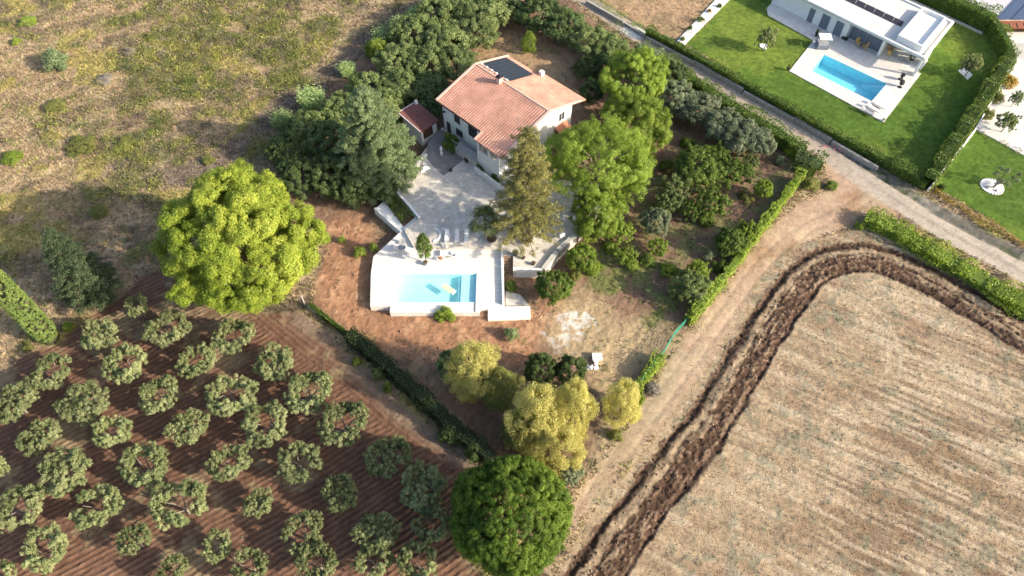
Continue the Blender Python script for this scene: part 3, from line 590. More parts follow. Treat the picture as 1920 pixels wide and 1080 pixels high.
# ------------------------------------------------------------------ yellow trees and other garden trees
T_ = [
 ("column","feathery_tree","tallest yellow feathery tree in the cluster above the round pine",1008,778,46,10.5,F_YEL),
 ("column","feathery_tree","lower yellow feathery tree in front of the cluster, right above the round pine",1048,838,42,7.0,F_YEL),
 ("column","feathery_tree","slender yellow feathery tree on the right side of the cluster above the round pine",1074,765,36,10.5,F_YEL),
 ("column","feathery_tree","yellow-topped feathery tree next to the dark olive bush left of the cluster",890,690,44,8.5,F_YEL),
 ("column","feathery_tree","duller olive-yellow feathery tree behind the left end of the yellow cluster",938,725,34,5.4,F_WEED),
 ("column","feathery_tree","shaded greyish feathery tree on the left flank of the yellow cluster",985,800,36,5.8,F_WEED),
 ("column","feathery_tree","single yellow feathery tree standing apart beside the dirt track hedge",1168,752,30,8.0,F_YEL),
 ("round","garden_tree","small bright green tree touching the single yellow tree by the track",1193,745,15,4.0,F_LIME),
 ("round","garden_tree","dark green bushy tree behind the yellow cluster, left of a pair",1015,690,32,4.6,F_DARK),
 ("round","garden_tree","dark green bushy tree behind the yellow cluster, right of a pair by the rubble pile",1070,692,30,4.2,F_DARK),
 ("round","garden_tree","dark olive-green tree at the left end of the trees below the pool",842,680,25,4.2,F_CEDAR),
 ("loose","garden_tree","young pale yellow bush between the boundary hedge and the yellow cluster",957,828,14,1.8,F_YEL),
 ("round","garden_tree","grey-leaved bushy tree between the yellow cluster and the round pine",1068,882,26,3.2,F_SILVER),
 ("round","garden_tree","leafy round shrub tree below the corner of the terrace wall by the wooden steps",1038,533,36,3.6,F_HEDGE),
 ("round","garden_tree","broad mid-green tree in the far right garden, biggest crown of the fruit trees",1312,308,48,4.0,F_HEDGE),
 ("loose","garden_tree","fruit tree with open crown at the right end of the far garden",1375,322,38,3.6,F_HEDGE),
 ("loose","garden_tree","open-crowned fruit tree in the middle of the right garden",1335,375,38,3.4,F_HEDGE),
 ("loose","garden_tree","open-crowned fruit tree left of centre in the right garden",1268,352,36,3.4,F_OAK),
 ("round","garden_tree","grey-green round tree standing alone left of the fruit trees",1230,412,29,3.6,F_SILVER),
 ("round","garden_tree","slim pale green shrub tree near the right corner hedge of the garden",1433,352,18,2.8,F_LIME),
 ("round","garden_tree","leafy tree against the side hedge in the right garden",1372,450,31,3.3,F_HEDGE),
 ("loose","garden_tree","bright leafy fruit tree touching the side hedge",1402,432,24,3.2,F_LIME),
 ("round","garden_tree","dark leafy tree at the lower tip of the right garden beside the hedge",1295,535,36,3.6,F_OAK),
 ("loose","garden_tree","young tree with pale leaf tips above the lower tip of the right garden",1312,505,24,3.0,F_ASH),
 ("round","garden_tree","soft green shrub tree just below the terrace retaining wall",1092,480,30,3.0,F_ASH),
 ("loose","garden_tree","bright green sapling in the grass below the light-green spreading trees",1175,480,24,2.0,F_LIME),
 ("loose","garden_tree","bright green sapling left of the grass clearing in the right garden",1232,462,22,2.2,F_LIME),
 ("round","garden_tree","glossy dark magnolia with white-tipped leaves at the back right corner of the house",1110,168,24,4.2,F_DARK),
 ("round","garden_tree","dense shrub tree in the shade between the magnolia and the hedge row",1100,125,26,3.2,F_DARK),
 ("round","garden_tree","yellow-topped shrub tree right of the house gable",1160,208,34,4.2,F_LIME),
 ("round","garden_tree","bright green tree overlapping the light-green spreading tree at its far side",1100,262,36,6.5,F_ASH),
 ("loose","garden_tree","airy green tree on the right of the spreading tree",1175,320,34,5.0,F_ASH),
 ("loose","garden_tree","low light-green tree under the edge of the spreading tree at the terrace wall",1145,365,34,3.2,F_ASH),
 ("column","garden_tree","small upright yellow-green tree on the bare plot behind the house",992,78,12,3.8,F_LIME),
 ("loose","garden_tree","open fruit tree closest to the light-green spreading trees in the right garden",1252,378,26,2.8,F_OAK),
 ("loose","garden_tree","fruit tree behind the broadest crown in the right garden",1340,290,30,3.4,F_HEDGE),
 ("loose","garden_tree","low fruit tree at the near side of the fruit tree group",1300,395,26,2.4,F_HEDGE),
 ("loose","garden_tree","small tree between the grey-green round tree and the terrace corner",1165,430,26,2.6,F_LIME),
 ("loose","garden_tree","thin sapling at the far edge of the right garden shade",1410,300,16,2.0,F_OAK),
 # olives along the road hedge
 ("round","hedgerow_tree","silvery olive tree on the garden side of the road hedge, nearest the road bend",1395,252,36,4.2,F_SILVER),
 ("round","hedgerow_tree","silvery olive tree at the right end of the grey trees along the road hedge",1425,262,26,3.6,F_SILVER),
 ("round","hedgerow_tree","silvery olive tree left of the road bend, second of the grey group",1360,232,34,4.2,F_SILVER),
 ("round","hedgerow_tree","grey-green olive tree midway along the road hedge",1310,200,36,4.2,F_SILVER),
 ("round","hedgerow_tree","grey-green olive tree beside the bright rounded tree, along the road hedge",1270,178,34,4.6,F_SILVER),
 ("round","hedgerow_tree","dark tree at the road hedge above the grey-green olives",1262,138,26,4.0,F_DARK),
 ("round","hedgerow_tree","dusky green tree beside the white gravel patch of the road",1145,90,32,4.2,F_OAK),
 ("round","hedgerow_tree","grey-green tree on the garden edge left of the white gravel patch",1108,72,34,4.6,F_OAK),
 ("round","hedgerow_tree","dark green tree at the top of the road hedge row",1060,45,36,4.8,F_DARK),
 ("round","hedgerow_tree","dark green tree near the top edge, left end of the road hedge row",1010,22,38,5.0,F_DARK),
 ("round","hedgerow_tree","dark tree at the top edge beside the road",975,-5,36,4.8,F_DARK),
 ("round","hedgerow_tree","dark tree below the white gravel patch behind the bright rounded tree",1138,115,24,3.4,F_DARK),
 # grove between meadow and house
 ("round","grove_tree","grove tree with grey-green crown at the top right end of the grove",915,18,40,5.0,F_OAK),
 ("round","grove_tree","grove tree at the top edge, second from the right end of the grove",868,8,38,5.0,F_OAK),
 ("round","grove_tree","grove tree overhanging the bare plot at the top of the grove",890,55,38,4.8,F_OAK),
 ("round","grove_tree","grove tree at the top edge beside the dirt path",820,15,36,4.8,F_OAK),
 ("round","grove_tree","grove tree on the path side, high in the grove",775,55,38,4.8,F_OAK),
 ("round","grove_tree","grove tree in the upper middle of the grove",835,70,38,5.0,F_OAK),
 ("round","grove_tree","grove tree bordering the bare plot left of the house roof",855,115,36,4.6,F_OAK),
 ("round","grove_tree","grove tree in the centre of the grove left of the roof",800,115,38,5.0,F_OAK),
 ("round","grove_tree","grove tree on the meadow side beside the yellow-green bush",745,110,36,4.8,F_OAK),
 ("round","grove_tree","shaded grove tree close to the left eave of the house",800,165,34,4.2,F_DARK),
 ("round","grove_tree","grove tree between the yellow-green bush and the shed",750,160,36,5.0,F_OAK),
 ("round","grove_tree","grove tree on the meadow side above the cedar",690,165,36,4.8,F_OAK),
 ("round","grove_tree","dark grove tree directly behind the tiled shed",800,200,26,3.6,F_DARK),
 ("round","grove_tree","grove tree left of the cedar tip",640,205,36,5.0,F_OAK),
 ("round","grove_tree","dark grove tree at the left foot of the cedar",615,260,40,5.2,F_DARK),
 ("round","grove_tree","grove tree on the meadow edge left of the cedar",575,235,34,4.8,F_OAK),
 ("round","grove_tree","grove tree at the left end of the grove beside the meadow",540,275,34,4.8,F_DARK),
 ("round","grove_tree","dark grove tree behind the big pine, in the left corner of the grove",560,325,36,5.0,F_DARK),
 ("round","grove_tree","dark grove tree right of the big pine top",615,325,36,5.2,F_DARK),
 ("round","grove_tree","shaded grove tree under the lower left branches of the cedar",655,345,34,4.6,F_DARK),
 ("round","grove_tree","low dark grove tree between the cedar and the planter terrace",715,345,28,3.4,F_DARK),
 ("round","grove_tree","grove tree just above the cedar beside the shed roof",715,200,36,5.2,F_OAK),
 # bushes in the open garden and elsewhere
 ("loose","villa_olive_tree","small olive tree in a white gravel ring on the left part of the villa lawn",1441,68,19,4.0,F_OLIVE),
 ("loose","villa_olive_tree","small olive tree on a square white slab on the right part of the villa lawn",1826,116,19,3.9,F_OLIVE),
 ("loose","garden_tree","dark-stemmed tree on the neighbour's white gravel by the shrub border",1893,226,20,3.2,F_OAK),
 ("loose","garden_tree","small bare-stemmed tree on the sunlit neighbour terrace at the right edge",1908,182,12,2.8,F_SILVER),
]
for k, n, l, px, py, rp, h, m in T_:
    if n in ("grove_tree", "hedgerow_tree"): rp *= 1.2
    cat = "tree"
    grp = {"feathery_tree": "yellow feathery trees", "grove_tree": "grove trees left of the house", "hedgerow_tree": "trees along the road hedge", "villa_olive_tree": "olive trees on the villa lawn"}.get(n)
    plant(k, n.replace("villa_", ""), l, cat, px, py, rp, h, m, grp)
B_ = [
 ("round olive-green bush alone on the dry meadow near the top left corner",105,114,30,2.6,F_CEDAR),
 ("yellow-green bush on the path side of the grove",707,92,24,2.8,F_LIME),
 ("yellow bush at the foot of the clipped cypress, right side",127,612,11,1.0,F_LIME),
 ("yellow-green low bush left of the cypress foot",52,652,12,.8,F_WEED),
 ("sunlit green bush against the front of the pool deck",834,588,22,1.3,F_LIME),
 ("grey-green bush on the bare soil below the pool",958,626,18,1.2,F_CEDAR),
 ("bright bush on red soil left of the pool deck, larger of two",673,472,15,1.2,F_LIME),
 ("bright bush on red soil left of the pool deck, smaller of two",700,464,11,1.0,F_LIME),
 ("small bright bush at the left edge of the red soil near the big pine",641,450,10,.9,F_LIME),
 ("dark green bush beside the right wall of the pool deck",957,535,14,1.4,F_HEDGE),
 ("grey-blue bush below the grove left of the planter",662,382,14,1.2,F_CEDAR),
 ("dark bush in the shade on the orchard side of the boundary hedge, upper one",668,678,10,1.1,F_HEDGE),
 ("dark bush in the shade on the orchard side of the boundary hedge, lower one",727,727,13,1.2,F_HEDGE),
 ("dark bush touching the boundary hedge midway along",708,700,16,1.4,F_DARK),
 ("dark glossy bush where the boundary hedge nears the round pine",845,815,24,1.6,F_DARK),
 ("glossy dark bush between the boundary hedge and the round pine",890,845,24,1.8,F_DARK),
 ("low green bush in the grass of the right garden",1185,495,16,1.0,F_LIME),
 ("green bush in the grass nearest the terrace corner",1145,462,16,1.2,F_LIME),
 ("green bush at the foot of the fruit trees in the right garden",1325,410,18,1.4,F_HEDGE),
 ("pale green bush at the lower left corner of the far fruit trees",1240,392,18,1.5,F_OAK),
 ("dark bush under the lower edge of the big spreading tree",1150,425,18,1.6,F_HEDGE),
 ("yellow-green low bush between the terrace wall shrub and the grass",1112,500,20,1.3,F_LIME),
 ("soft green bush in the middle of the right garden grass",1215,488,20,1.2,F_HEDGE),
 ("bright sprawling bush right of the grass clearing",1255,505,20,1.1,F_LIME),
 ("olive-green bush left of the leafy trees at the lower garden tip",1262,545,18,1.2,F_OAK),
 ("small grey-green bush in the right garden between tip and side hedge",1330,478,13,1.2,F_SILVER),
 ("brownish dry bush in the shade left of the slim pale shrub tree",1400,370,16,1.0,F_WEED),
 ("dark bush where the grey olives meet the garden shade",1290,268,16,1.3,F_HEDGE),
 ("green bush beside the trunk of the yellow-topped shrub tree",1215,300,16,1.5,F_LIME),
 ("low green bush at the garden side of the hedge near its middle",1350,500,16,1.2,F_HEDGE),
 ("straggly green bush in the grass below the terrace corner",1080,515,14,1.0,F_WEED),
 ("dry-leaved bush at the left of the fruit trees",1250,310,16,1.4,F_WEED),
 ("pale bush near the corner hedge of the right garden",1462,300,10,1.2,F_SILVER),
 ("green bush on the grassy bank at the road corner",1560,348,14,1.0,F_HEDGE),
 ("rough brown-green shrub on the grassy bank left of the road corner",1522,345,20,1.2,F_WEED),
 ("yellowish low shrub beside the dirt track near the single yellow tree",1155,815,16,.9,F_WEED),
 ("dead grey shrub on the track side of the side hedge",1225,728,18,1.0,F_GREY),
 ("small green tuft bush at the field side of the track junction",1612,424,10,.8,F_LIME),
 ("orange-tinged ornamental shrub along the neighbour border, sunlit end",1887,150,22,1.6,F_RUST),
 ("brown ornamental shrub in the middle of the neighbour border",1868,180,18,1.4,F_WEED),
 ("dark ornamental shrub at the lower end of the neighbour border",1852,212,16,1.2,F_WEED),
 ("small shrub with white flowers by the lawn corner hedge",1767,350,9,.8,F_HEDGE),
 ("shaded green shrub in front of the house wall by the courtyard",845,268,20,2.2,F_HEDGE),
 ("dark shrub row plant at the foot of the terrace house wall",905,310,13,1.0,F_HEDGE),
 ("leafy shrub at the right end of the white house parapet",935,328,16,1.2,F_HEDGE),
 ("silvery shrub by the white clutter at the courtyard edge",770,325,13,1.6,F_CEDAR),
 ("grey dead bush beside the dark tangle in the meadow",243,97,12,1.0,F_GREY),
 ("dark tangle of dead twigs in the upper left meadow",195,150,20,.8,F_GREY),
 ("yellow-green bush in the upper left corner of the meadow",52,40,22,.8,F_LIME),
 ("yellow-green bush close to the left edge of the upper meadow",30,78,12,.7,F_LIME),
 ("broad straw-yellow shrub below the lone round bush",103,198,26,.9,F_WEED),
 ("yellow shrub patch on the meadow right of centre left",152,270,32,1.0,F_WEED),
 ("bright yellow shrub patch beside the meadow shadow band",235,268,26,.9,F_WEED),
 ("yellow-green bush at the left edge midway up the meadow",22,295,22,.9,F_LIME),
 ("leafy green bush in the meadow beyond the dark conifer",185,395,20,.9,F_WEED),
 ("green bush between the dark conifer and the big pine",390,300,14,.8,F_WEED),
]
for l, px, py, rp, h, m in B_:
    bz = 1.25 if 760 < px < 940 and 250 < py < 335 else 0
    plant("bush", "bush", l, "bush", px, py, rp, h, m, base_z=bz)
# reeds at the outer edge of the grove
def reeds(label, px, py, rpx, h, seed):
    x, y = P(px, py, h * .5); r = rpx * MPP(px, py); rng = np.random.RandomState(seed); V = []; F = []; T = []
    for i in range(int(260 * r)):
        a = rng.rand() * 6.28; q = r * math.sqrt(rng.rand()); bx, by = math.cos(a) * q, math.sin(a) * q; hh = h * (.6 + .4 * rng.rand()); lx, ly = rng.randn() * .18 * hh, rng.randn() * .18 * hh
        for k in range(6):
            f = .25 + .7 * rng.rand(); c = np.array((bx + lx * f * f, by + ly * f * f, hh * f)); a2 = rng.rand() * 6.28; d = np.array((math.cos(a2), math.sin(a2), .5)) * .42; s = np.array((-math.sin(a2), math.cos(a2), 0)) * .06
            n = len(V); V += [c, c + d * .5 + s, c + d + (0, 0, -.12), c + d * .5 - s]; F.append((n, n + 1, n + 2, n + 3)); T.append(rng.rand())
    me = npmesh("reeds", V, F, MATS["reed_foliage"], attrs={"tint": ("FLOAT", "FACE", T)}); o = link("reed_clump", me); o.location = (x, y, 0); tag(o, label, "reeds", "reed clumps on the meadow side of the grove")
foliage_mat("reed_foliage", st3((.22, .30, .12), (.36, .46, .19), (.52, .62, .32)), .3)
for i, (l, px, py, rp, h) in enumerate([
 ("light green reed clump at the left end of the grove edge",585,185,22,3.4),
 ("light green reed clump at the upper path edge of the grove, tall one",750,48,16,3.0),
 ("light green reed clump between path and yellow-green bush",718,68,16,3.2),
 ("small pale reed clump beside the path above the cedar",650,130,13,2.4),
 ("pale reed clump low on the grove edge toward the big pine",528,225,16,3.0),
 ("thin reed clump at the top of the path edge",778,28,12,2.8)]): reeds(l, px, py, rp, h, 60 + i)

# ------------------------------------------------------------------ hedges
def hedge(name, label, pts, width, h, mat, seed, leaf=.10, dens=60, z=0, rag=.18, cat="hedge", holes=0.0, core=True, top_only=False):
    pts = smooth(pts, 2) if len(pts) > 2 else pts; rng = np.random.RandomState(seed); p = np.array(pts); seg = np.linalg.norm(p[1:] - p[:-1], axis=1); L = seg.sum(); cum = np.concatenate([[0], np.cumsum(seg)])
    n = int(L * (width + 2 * h) * dens); s = rng.rand(n) * L; k = np.clip(np.searchsorted(cum, s) - 1, 0, len(seg) - 1); f = ((s - cum[k]) / seg[k])[:, None]
    c = p[k] * (1 - f) + p[k + 1] * f; d = (p[k + 1] - p[k]) / seg[k][:, None]; nn = np.stack([-d[:, 1], d[:, 0]], 1)
    t = rng.rand(n) * (width + 2 * h); sx = np.where(t < h, -width / 2, np.where(t > h + width, width / 2, t - h - width / 2)); zz = np.where(t < h, t, np.where(t > h + width, 2 * h + width - t, h))
    wob = fbm(s, np.zeros(n), 1.6, seed % 40, 3) - .5; wob2 = fbm(s + 50, zz * 2 + sx * 2, 1.0, seed % 37, 3) - .5
    hh = 1 + wob * rag * 2.4; sxx = sx * (1 + (wob2 * 1.6 + wob * 1.2) * rag * 2) + rng.randn(n) * .05; z_ = zz * hh + wob2 * rag * 1.2 + rng.randn(n) * .05
    Pp = np.stack([c[:, 0] + nn[:, 0] * sxx, c[:, 1] + nn[:, 1] * sxx, z + np.maximum(z_, .02)], 1)
    keep = (fbm(s, sx + zz, 1.1, (seed + 3) % 40, 3)) > holes; Nn = np.zeros((n, 3)); Nn[:, :2] = nn * (np.where(t < h, -1, np.where(t > h + width, 1, 0)))[:, None]; Nn[:, 2] = (np.abs(sx) < width / 2) * 1.0 + .2
    Nn += rng.randn(n, 3) * .6; Pp, Nn, s2 = Pp[keep], Nn[keep], s[keep]; V, F = rhombs(Pp, Nn, leaf * (.6 + .8 * rng.rand(len(Pp))), rng, .6)
    T = np.clip(.5 * rng.rand(len(Pp)) + .6 * fbm(s2 * 2, Pp[:, 2] * 2, 1.2, 5, 2), 0, 1)
    if core:
        cv = []; cf = []
        for i in range(len(p)):
            dd = p[min(i + 1, len(p) - 1)] - p[max(i - 1, 0)]; dd = dd / np.linalg.norm(dd); m_ = np.array((-dd[1], dd[0])) * width * .36
            cv += [(*(p[i] + m_), z - .1), (*(p[i] + m_), z + h * .8), (*(p[i] - m_), z + h * .8), (*(p[i] - m_), z - .1)]
            if i: a = 4 * (i - 1); cf += [(a + j, a + (j + 1) % 4, a + 4 + (j + 1) % 4, a + 4 + j) for j in range(4)]
        nb = len(V); V = np.concatenate([V, np.array(cv)]); F = np.concatenate([F, np.array(cf) + nb]); T = np.concatenate([T, np.full(len(cf), .15)])  # low tint on the core bakes the hedge's inner shade into its colour
    return tag(link(name, npmesh(name, V, F, mat, attrs={"tint": ("FLOAT", "FACE", T)})), label, cat)
hedge("hedge", "clipped hedge between the road wall and the villa lawn", PL([(1213,60),(1300,106),(1395,160),(1475,203),(1540,243),(1640,292),(1738,347)], .8), 1.2, 1.75, F_HEDGE, 71, .10, 75, rag=.38)
hedge("hedge", "tall hedge between the villa lawn and the neighbour lawn", PL([(1738,345),(1800,252),(1850,175),(1893,108)], 1.2), 1.7, 2.8, F_HEDGE, 72, .11, 65, rag=.32)
hedge("hedge", "thin climber hedge on the corner fence at the villa's far right", PL([(1890,108),(1868,62),(1850,42)], 1.0), 1.2, 2.9, F_HEDGE, 73, .10, 55, rag=.3)
hedge("hedge", "bushy hedge behind the villa at the top right", PL([(1858,45),(1810,22),(1760,0),(1700,-28)], 1.0), 2.4, 3.0, F_HEDGE, 74, .11, 50, rag=.3)
hedge("hedge", "bushy roadside hedge between the gravel road and the ploughed strip", PL([(1622,408),(1680,432),(1740,472),(1800,502),(1860,542),(1960,596)], .6), 2.6, 1.5, F_LIME, 75, .12, 60, rag=.42)
hedge("hedge", "dark boundary hedge between the orchard and the garden", PL([(655,628),(730,690),(800,755),(860,810),(925,862)], .8), 1.6, 2.0, F_HEDGE_SHADE, 76, .10, 60, rag=.3)
hedge("hedge", "thin clipped top of the boundary wall beside the red soil", PL([(580,570),(620,602),(658,632)], .6), .5, 1.0, F_HEDGE, 77, .08, 60)
hedge("hedge", "bright green climbing hedge between the right garden and the dirt track", PL([(1500,330),(1455,392),(1425,430),(1385,482),(1340,545),(1290,602)], .9), .85, 1.9, F_LIME, 78, .12, 65, rag=.75, holes=.3)
hedge("hedge", "overgrown green end of the side hedge near the single yellow tree", PL([(1238,668),(1215,700),(1195,728)], .6), 1.0, 1.3, F_LIME, 79, .11, 55, rag=.4)
hedge("hedge", "dark hedge along the garden side of the road", PL([(1235,118),(1290,150),(1350,192),(1400,222),(1450,252),(1505,288)], 1.0), 2.0, 2.4, F_HEDGE, 80, .11, 60, rag=.35)
hedge("hedge", "upright cactus-like hedge behind the bright rounded tree", PL([(1198,92),(1222,112),(1245,128)], 1.2), 2.4, 2.6, F_CEDAR, 81, .10, 70, rag=.3)
hedge("bougainvillea", "dark bougainvillea with pink blooms at the corner of the road and track", PL([(1488,300),(1515,306),(1535,318)], 1.0), 2.6, 2.2, F_DARK, 82, .12, 60, rag=.5, cat="shrub")
FL1 = hedge("bougainvillea_blooms", "pink bougainvillea blooms hanging over the dirt corner", PL([(1512,322),(1520,312),(1538,312)], 1.6), .9, 1.3, F_PINK, 83, .09, 26, rag=.8, cat="flowers", holes=.5, core=False)
FL2 = hedge("bougainvillea_blooms", "pink and red blooms lying at the road edge by the corner", PL([(1500,258),(1540,272),(1580,282)], .2), .9, .35, F_PINK, 84, .09, 22, rag=.8, cat="flowers", holes=.52, core=False)
for o_ in (FL1, FL2):
    o_["kind"] = "stuff"; del o_["category"]
hedge("hedge", "low weedy strip along the dry plot above the road", PL([(1112,-4),(1170,34),(1215,60),(1262,80)], .3), 1.1, .6, F_LIME, 85, .09, 40, rag=.6, core=False, holes=.4)
hedge("hedge", "yellowing flower border between the neighbour lawn and the road", PL([(1745,352),(1800,388),(1860,425),(1960,480)], .2), .9, .45, F_RUST, 86, .09, 50, rag=.6, core=False, holes=.35)

# ------------------------------------------------------------------ stuff: grass, scrub, stubble
def cmat(name, trans=.2):
    m, nt, b = newmat(name); a = N(nt, "ShaderNodeAttribute", attribute_name="leafcol"); nt.links.new(a.outputs["Color"], b.inputs["Base Color"]); b.inputs["Roughness"].default_value = .8
    t = nt.nodes.new("ShaderNodeBsdfTranslucent"); nt.links.new(a.outputs["Color"], t.inputs[0]); mx = nt.nodes.new("ShaderNodeMixShader"); mx.inputs[0].default_value = trans
    nt.links.new(b.outputs[0], mx.inputs[1]); nt.links.new(t.outputs[0], mx.inputs[2]); nt.links.new(mx.outputs[0], nt.nodes["Material Output"].inputs[0]); return m
GRASSM = cmat("grass_blades")
def tufts(name, ids, n, h, rad, blades, seed, bright=1.1, green=None, gmix=0.0, dens=None):
    rng = np.random.RandomState(seed); x = GX0 + (GX1 - GX0) * rng.rand(n); y = GY0 + (GY1 - GY0) * rng.rand(n)
    i, j = at_ground(x, y); ok = np.isin(IDS[i, j], ids); ok &= (np.abs(x) < 45 + y * .44)
    if dens is not None: ok &= rng.rand(n) < dens(x, y, i, j)
    x, y, i, j = x[ok], y[ok], i[ok], j[ok]; m = len(x); col = A[i, j]; z = H[i, j]
    hv = h * (.4 + 1.1 * rng.rand(m)); gm_ = (rng.rand(m) < gmix)[:, None]
    col = col * (bright * (.55 + .95 * rng.rand(m, 1)))
    if green is not None: col = np.where(gm_, np.array(green)[None] * (.6 + .8 * rng.rand(m, 1)), col)
    x, y, z, hv, col = [np.repeat(q, blades, 0) for q in (x, y, z, hv, col)]; M = len(x); a = rng.rand(M) * 6.28; rr = rad * np.sqrt(rng.rand(M)); bx = x + np.cos(a) * rr * .5; by = y + np.sin(a) * rr * .5
    hh = hv * (.5 + .5 * rng.rand(M)); wv_ = rad * .25 + .02; s = np.stack([-np.sin(a), np.cos(a), np.zeros(M)], 1) * wv_; c0 = np.stack([bx, by, z - .03], 1); tip = np.stack([bx + np.cos(a) * rr * 1.2, by + np.sin(a) * rr * 1.2, z + hh], 1)
    V = np.stack([c0 - s, c0 + s, tip], 1).reshape(-1, 3); F = np.arange(3 * M).reshape(-1, 3); C4 = np.concatenate([np.clip(col, .01, .8), np.ones((M, 1))], 1)
    structure(link(name, npmesh(name, V, F, GRASSM, attrs={"leafcol": ("FLOAT_COLOR", "FACE", C4)})), "stuff")
tufts("dry_grass", [0], 300000, .26, .20, 4, 1, 1.0, (.22, .24, .07), .12)
tufts("field_stubble", [4], 520000, .08, .11, 3, 2, 1.15, (.24, .25, .16), .04)
tufts("track_weeds", [3, 7], 30000, .12, .12, 4, 3, 1.1, (.22, .24, .10), .2, lambda x, y, i, j: sstep(-.02, .15, nz1[i, j] + .5 * nz2[i, j]))
tufts("garden_weeds", [1], 70000, .16, .14, 4, 4, 1.15, (.12, .17, .05), .25, lambda x, y, i, j: .15 + .85 * np.maximum(wgp[i, j], sstep(.0, .2, nz1[i, j])) )
tufts("orchard_weeds", [2], 60000, .12, .12, 4, 5, 1.2, (.24, .25, .10), .2, lambda x, y, i, j: .08 + .9 * np.maximum(wsb[i, j], sstep(.08, .25, nzM[i, j] + .4 * nz2[i, j])))
tufts("plot_grass", [6], 40000, .22, .2, 5, 6, 1.2)
tufts("lawn_grass", [9, 10], 160000, .05, .08, 4, 7, 1.1)
def mounds(name, ids, n, rlo, rhi, leafc, seed, dens, hf=.6, leaf=.11, per=70):
    rng = np.random.RandomState(seed); x = GX0 + (GX1 - GX0) * rng.rand(n); y = GY0 + (GY1 - GY0) * rng.rand(n); i, j = at_ground(x, y); ok = np.isin(IDS[i, j], ids) & (np.abs(x) < 45 + y * .44) & (rng.rand(n) < dens(x, y, i, j)); x, y, z = x[ok], y[ok], H[i, j][ok]; m = len(x)
    r = rlo + (rhi - rlo) * rng.rand(m) ** 2; k = np.maximum(10, per * (r / rhi) ** 1.6).astype(int); I = np.repeat(np.arange(m), k); M = len(I); d = rng.randn(M, 3); d /= np.linalg.norm(d, axis=1, keepdims=True); d[:, 2] = np.abs(d[:, 2]); q = (.55 + .5 * rng.rand(M)) * r[I]
    Pp = np.stack([x[I] + d[:, 0] * q, y[I] + d[:, 1] * q, z[I] + d[:, 2] * q * hf], 1); V, F = rhombs(Pp, d + rng.randn(M, 3) * .6, leaf * (.6 + .8 * rng.rand(M)), rng, .5); lc = np.array(leafc)
    ci = rng.randint(0, len(lc), m); col = lc[ci[I]] * (.65 + .7 * rng.rand(M, 1)); C4 = np.concatenate([np.clip(col, .01, .8), np.ones((M, 1))], 1)
    structure(link(name, npmesh(name, V, F, GRASSM, attrs={"leafcol": ("FLOAT_COLOR", "FACE", C4)})), "stuff")
mounds("meadow_scrub", [0], 46000, .2, 1.15, [(.25, .27, .07), (.34, .33, .10), (.17, .20, .07), (.38, .31, .19), (.28, .24, .18), (.42, .40, .12), (.20, .25, .06)], 11, lambda x, y, i, j: np.clip(.10 + .8 * green[i, j], 0, 1) * (1 - wp[i, j]))
mounds("scrub_bushes", [0], 22000, .5, 1.9, [(.13, .165, .05), (.22, .24, .07), (.11, .145, .045), (.21, .18, .13), (.30, .31, .08), (.18, .15, .11)], 21, lambda x, y, i, j: np.clip(.03 + .5 * green[i, j] * (vn(x, y, 4.0, 33) > .38), 0, 1) * (1 - wp[i, j]), 1.0, .085, 330)
mounds("field_weeds", [4], 34000, .08, .42, [(.22, .24, .16), (.27, .27, .19), (.18, .21, .11), (.34, .29, .2)], 12, lambda x, y, i, j: .02 + .35 * sstep(.08, .2, nz1[i, j] + nzM[i, j] * .4), .6, .07, 40)
mounds("verge_weeds", [7], 3500, .15, .5, [(.12, .14, .06), (.18, .18, .09), (.26, .22, .15)], 13, lambda x, y, i, j: np.full(len(x), .5), .6, .08, 40)
mounds("garden_ground_cover", [1], 16000, .15, .6, [(.14, .21, .045), (.20, .25, .06), (.27, .25, .11), (.12, .16, .045)], 14, lambda x, y, i, j: np.clip(.05 + .9 * wgp[i, j] + .45 * wrg[i, j] + .4 * sstep(.05, .2, nz1[i, j]), 0, 1) * (1 - .9 * wr[i, j]), .7, .09, 45)
def clods():
    rng = np.random.RandomState(19); n = 60000; x = GX0 + (GX1 - GX0) * rng.rand(n); y = GY0 + (GY1 - GY0) * rng.rand(n); i, j = at_ground(x, y); ok = (ID[i, j] == 5) | ((ID[i, j] == 1) & (wr[i, j] > .5) & (rng.rand(n) < .12)); x, y = x[ok], y[ok]; i, j = i[ok], j[ok]; m = len(x); s = .05 + .13 * rng.rand(m) ** 2
    c = np.stack([x, y, H[i, j] + s * .3], 1); o = np.array([(1, 0, 0), (0, 1, 0), (-1, 0, 0), (0, -1, 0), (0, 0, 1)]); V = (c[:, None] + o[None] * s[:, None, None] * (1 + .5 * rng.randn(m, 5, 1) * .6)).reshape(-1, 3)
    F = np.concatenate([np.array([(0, 1, 4), (1, 2, 4), (2, 3, 4), (3, 0, 4)])[None] + (np.arange(m) * 5)[:, None, None]]).reshape(-1, 3); col = np.repeat(A[i, j] * 1.15, 4, 0); C4 = np.concatenate([np.clip(col, .01, .8), np.ones((len(col), 1))], 1)
    structure(link("soil_clods", npmesh("soil_clods", V, F, GRASSM, attrs={"leafcol": ("FLOAT_COLOR", "FACE", C4)})), "stuff")
clods()
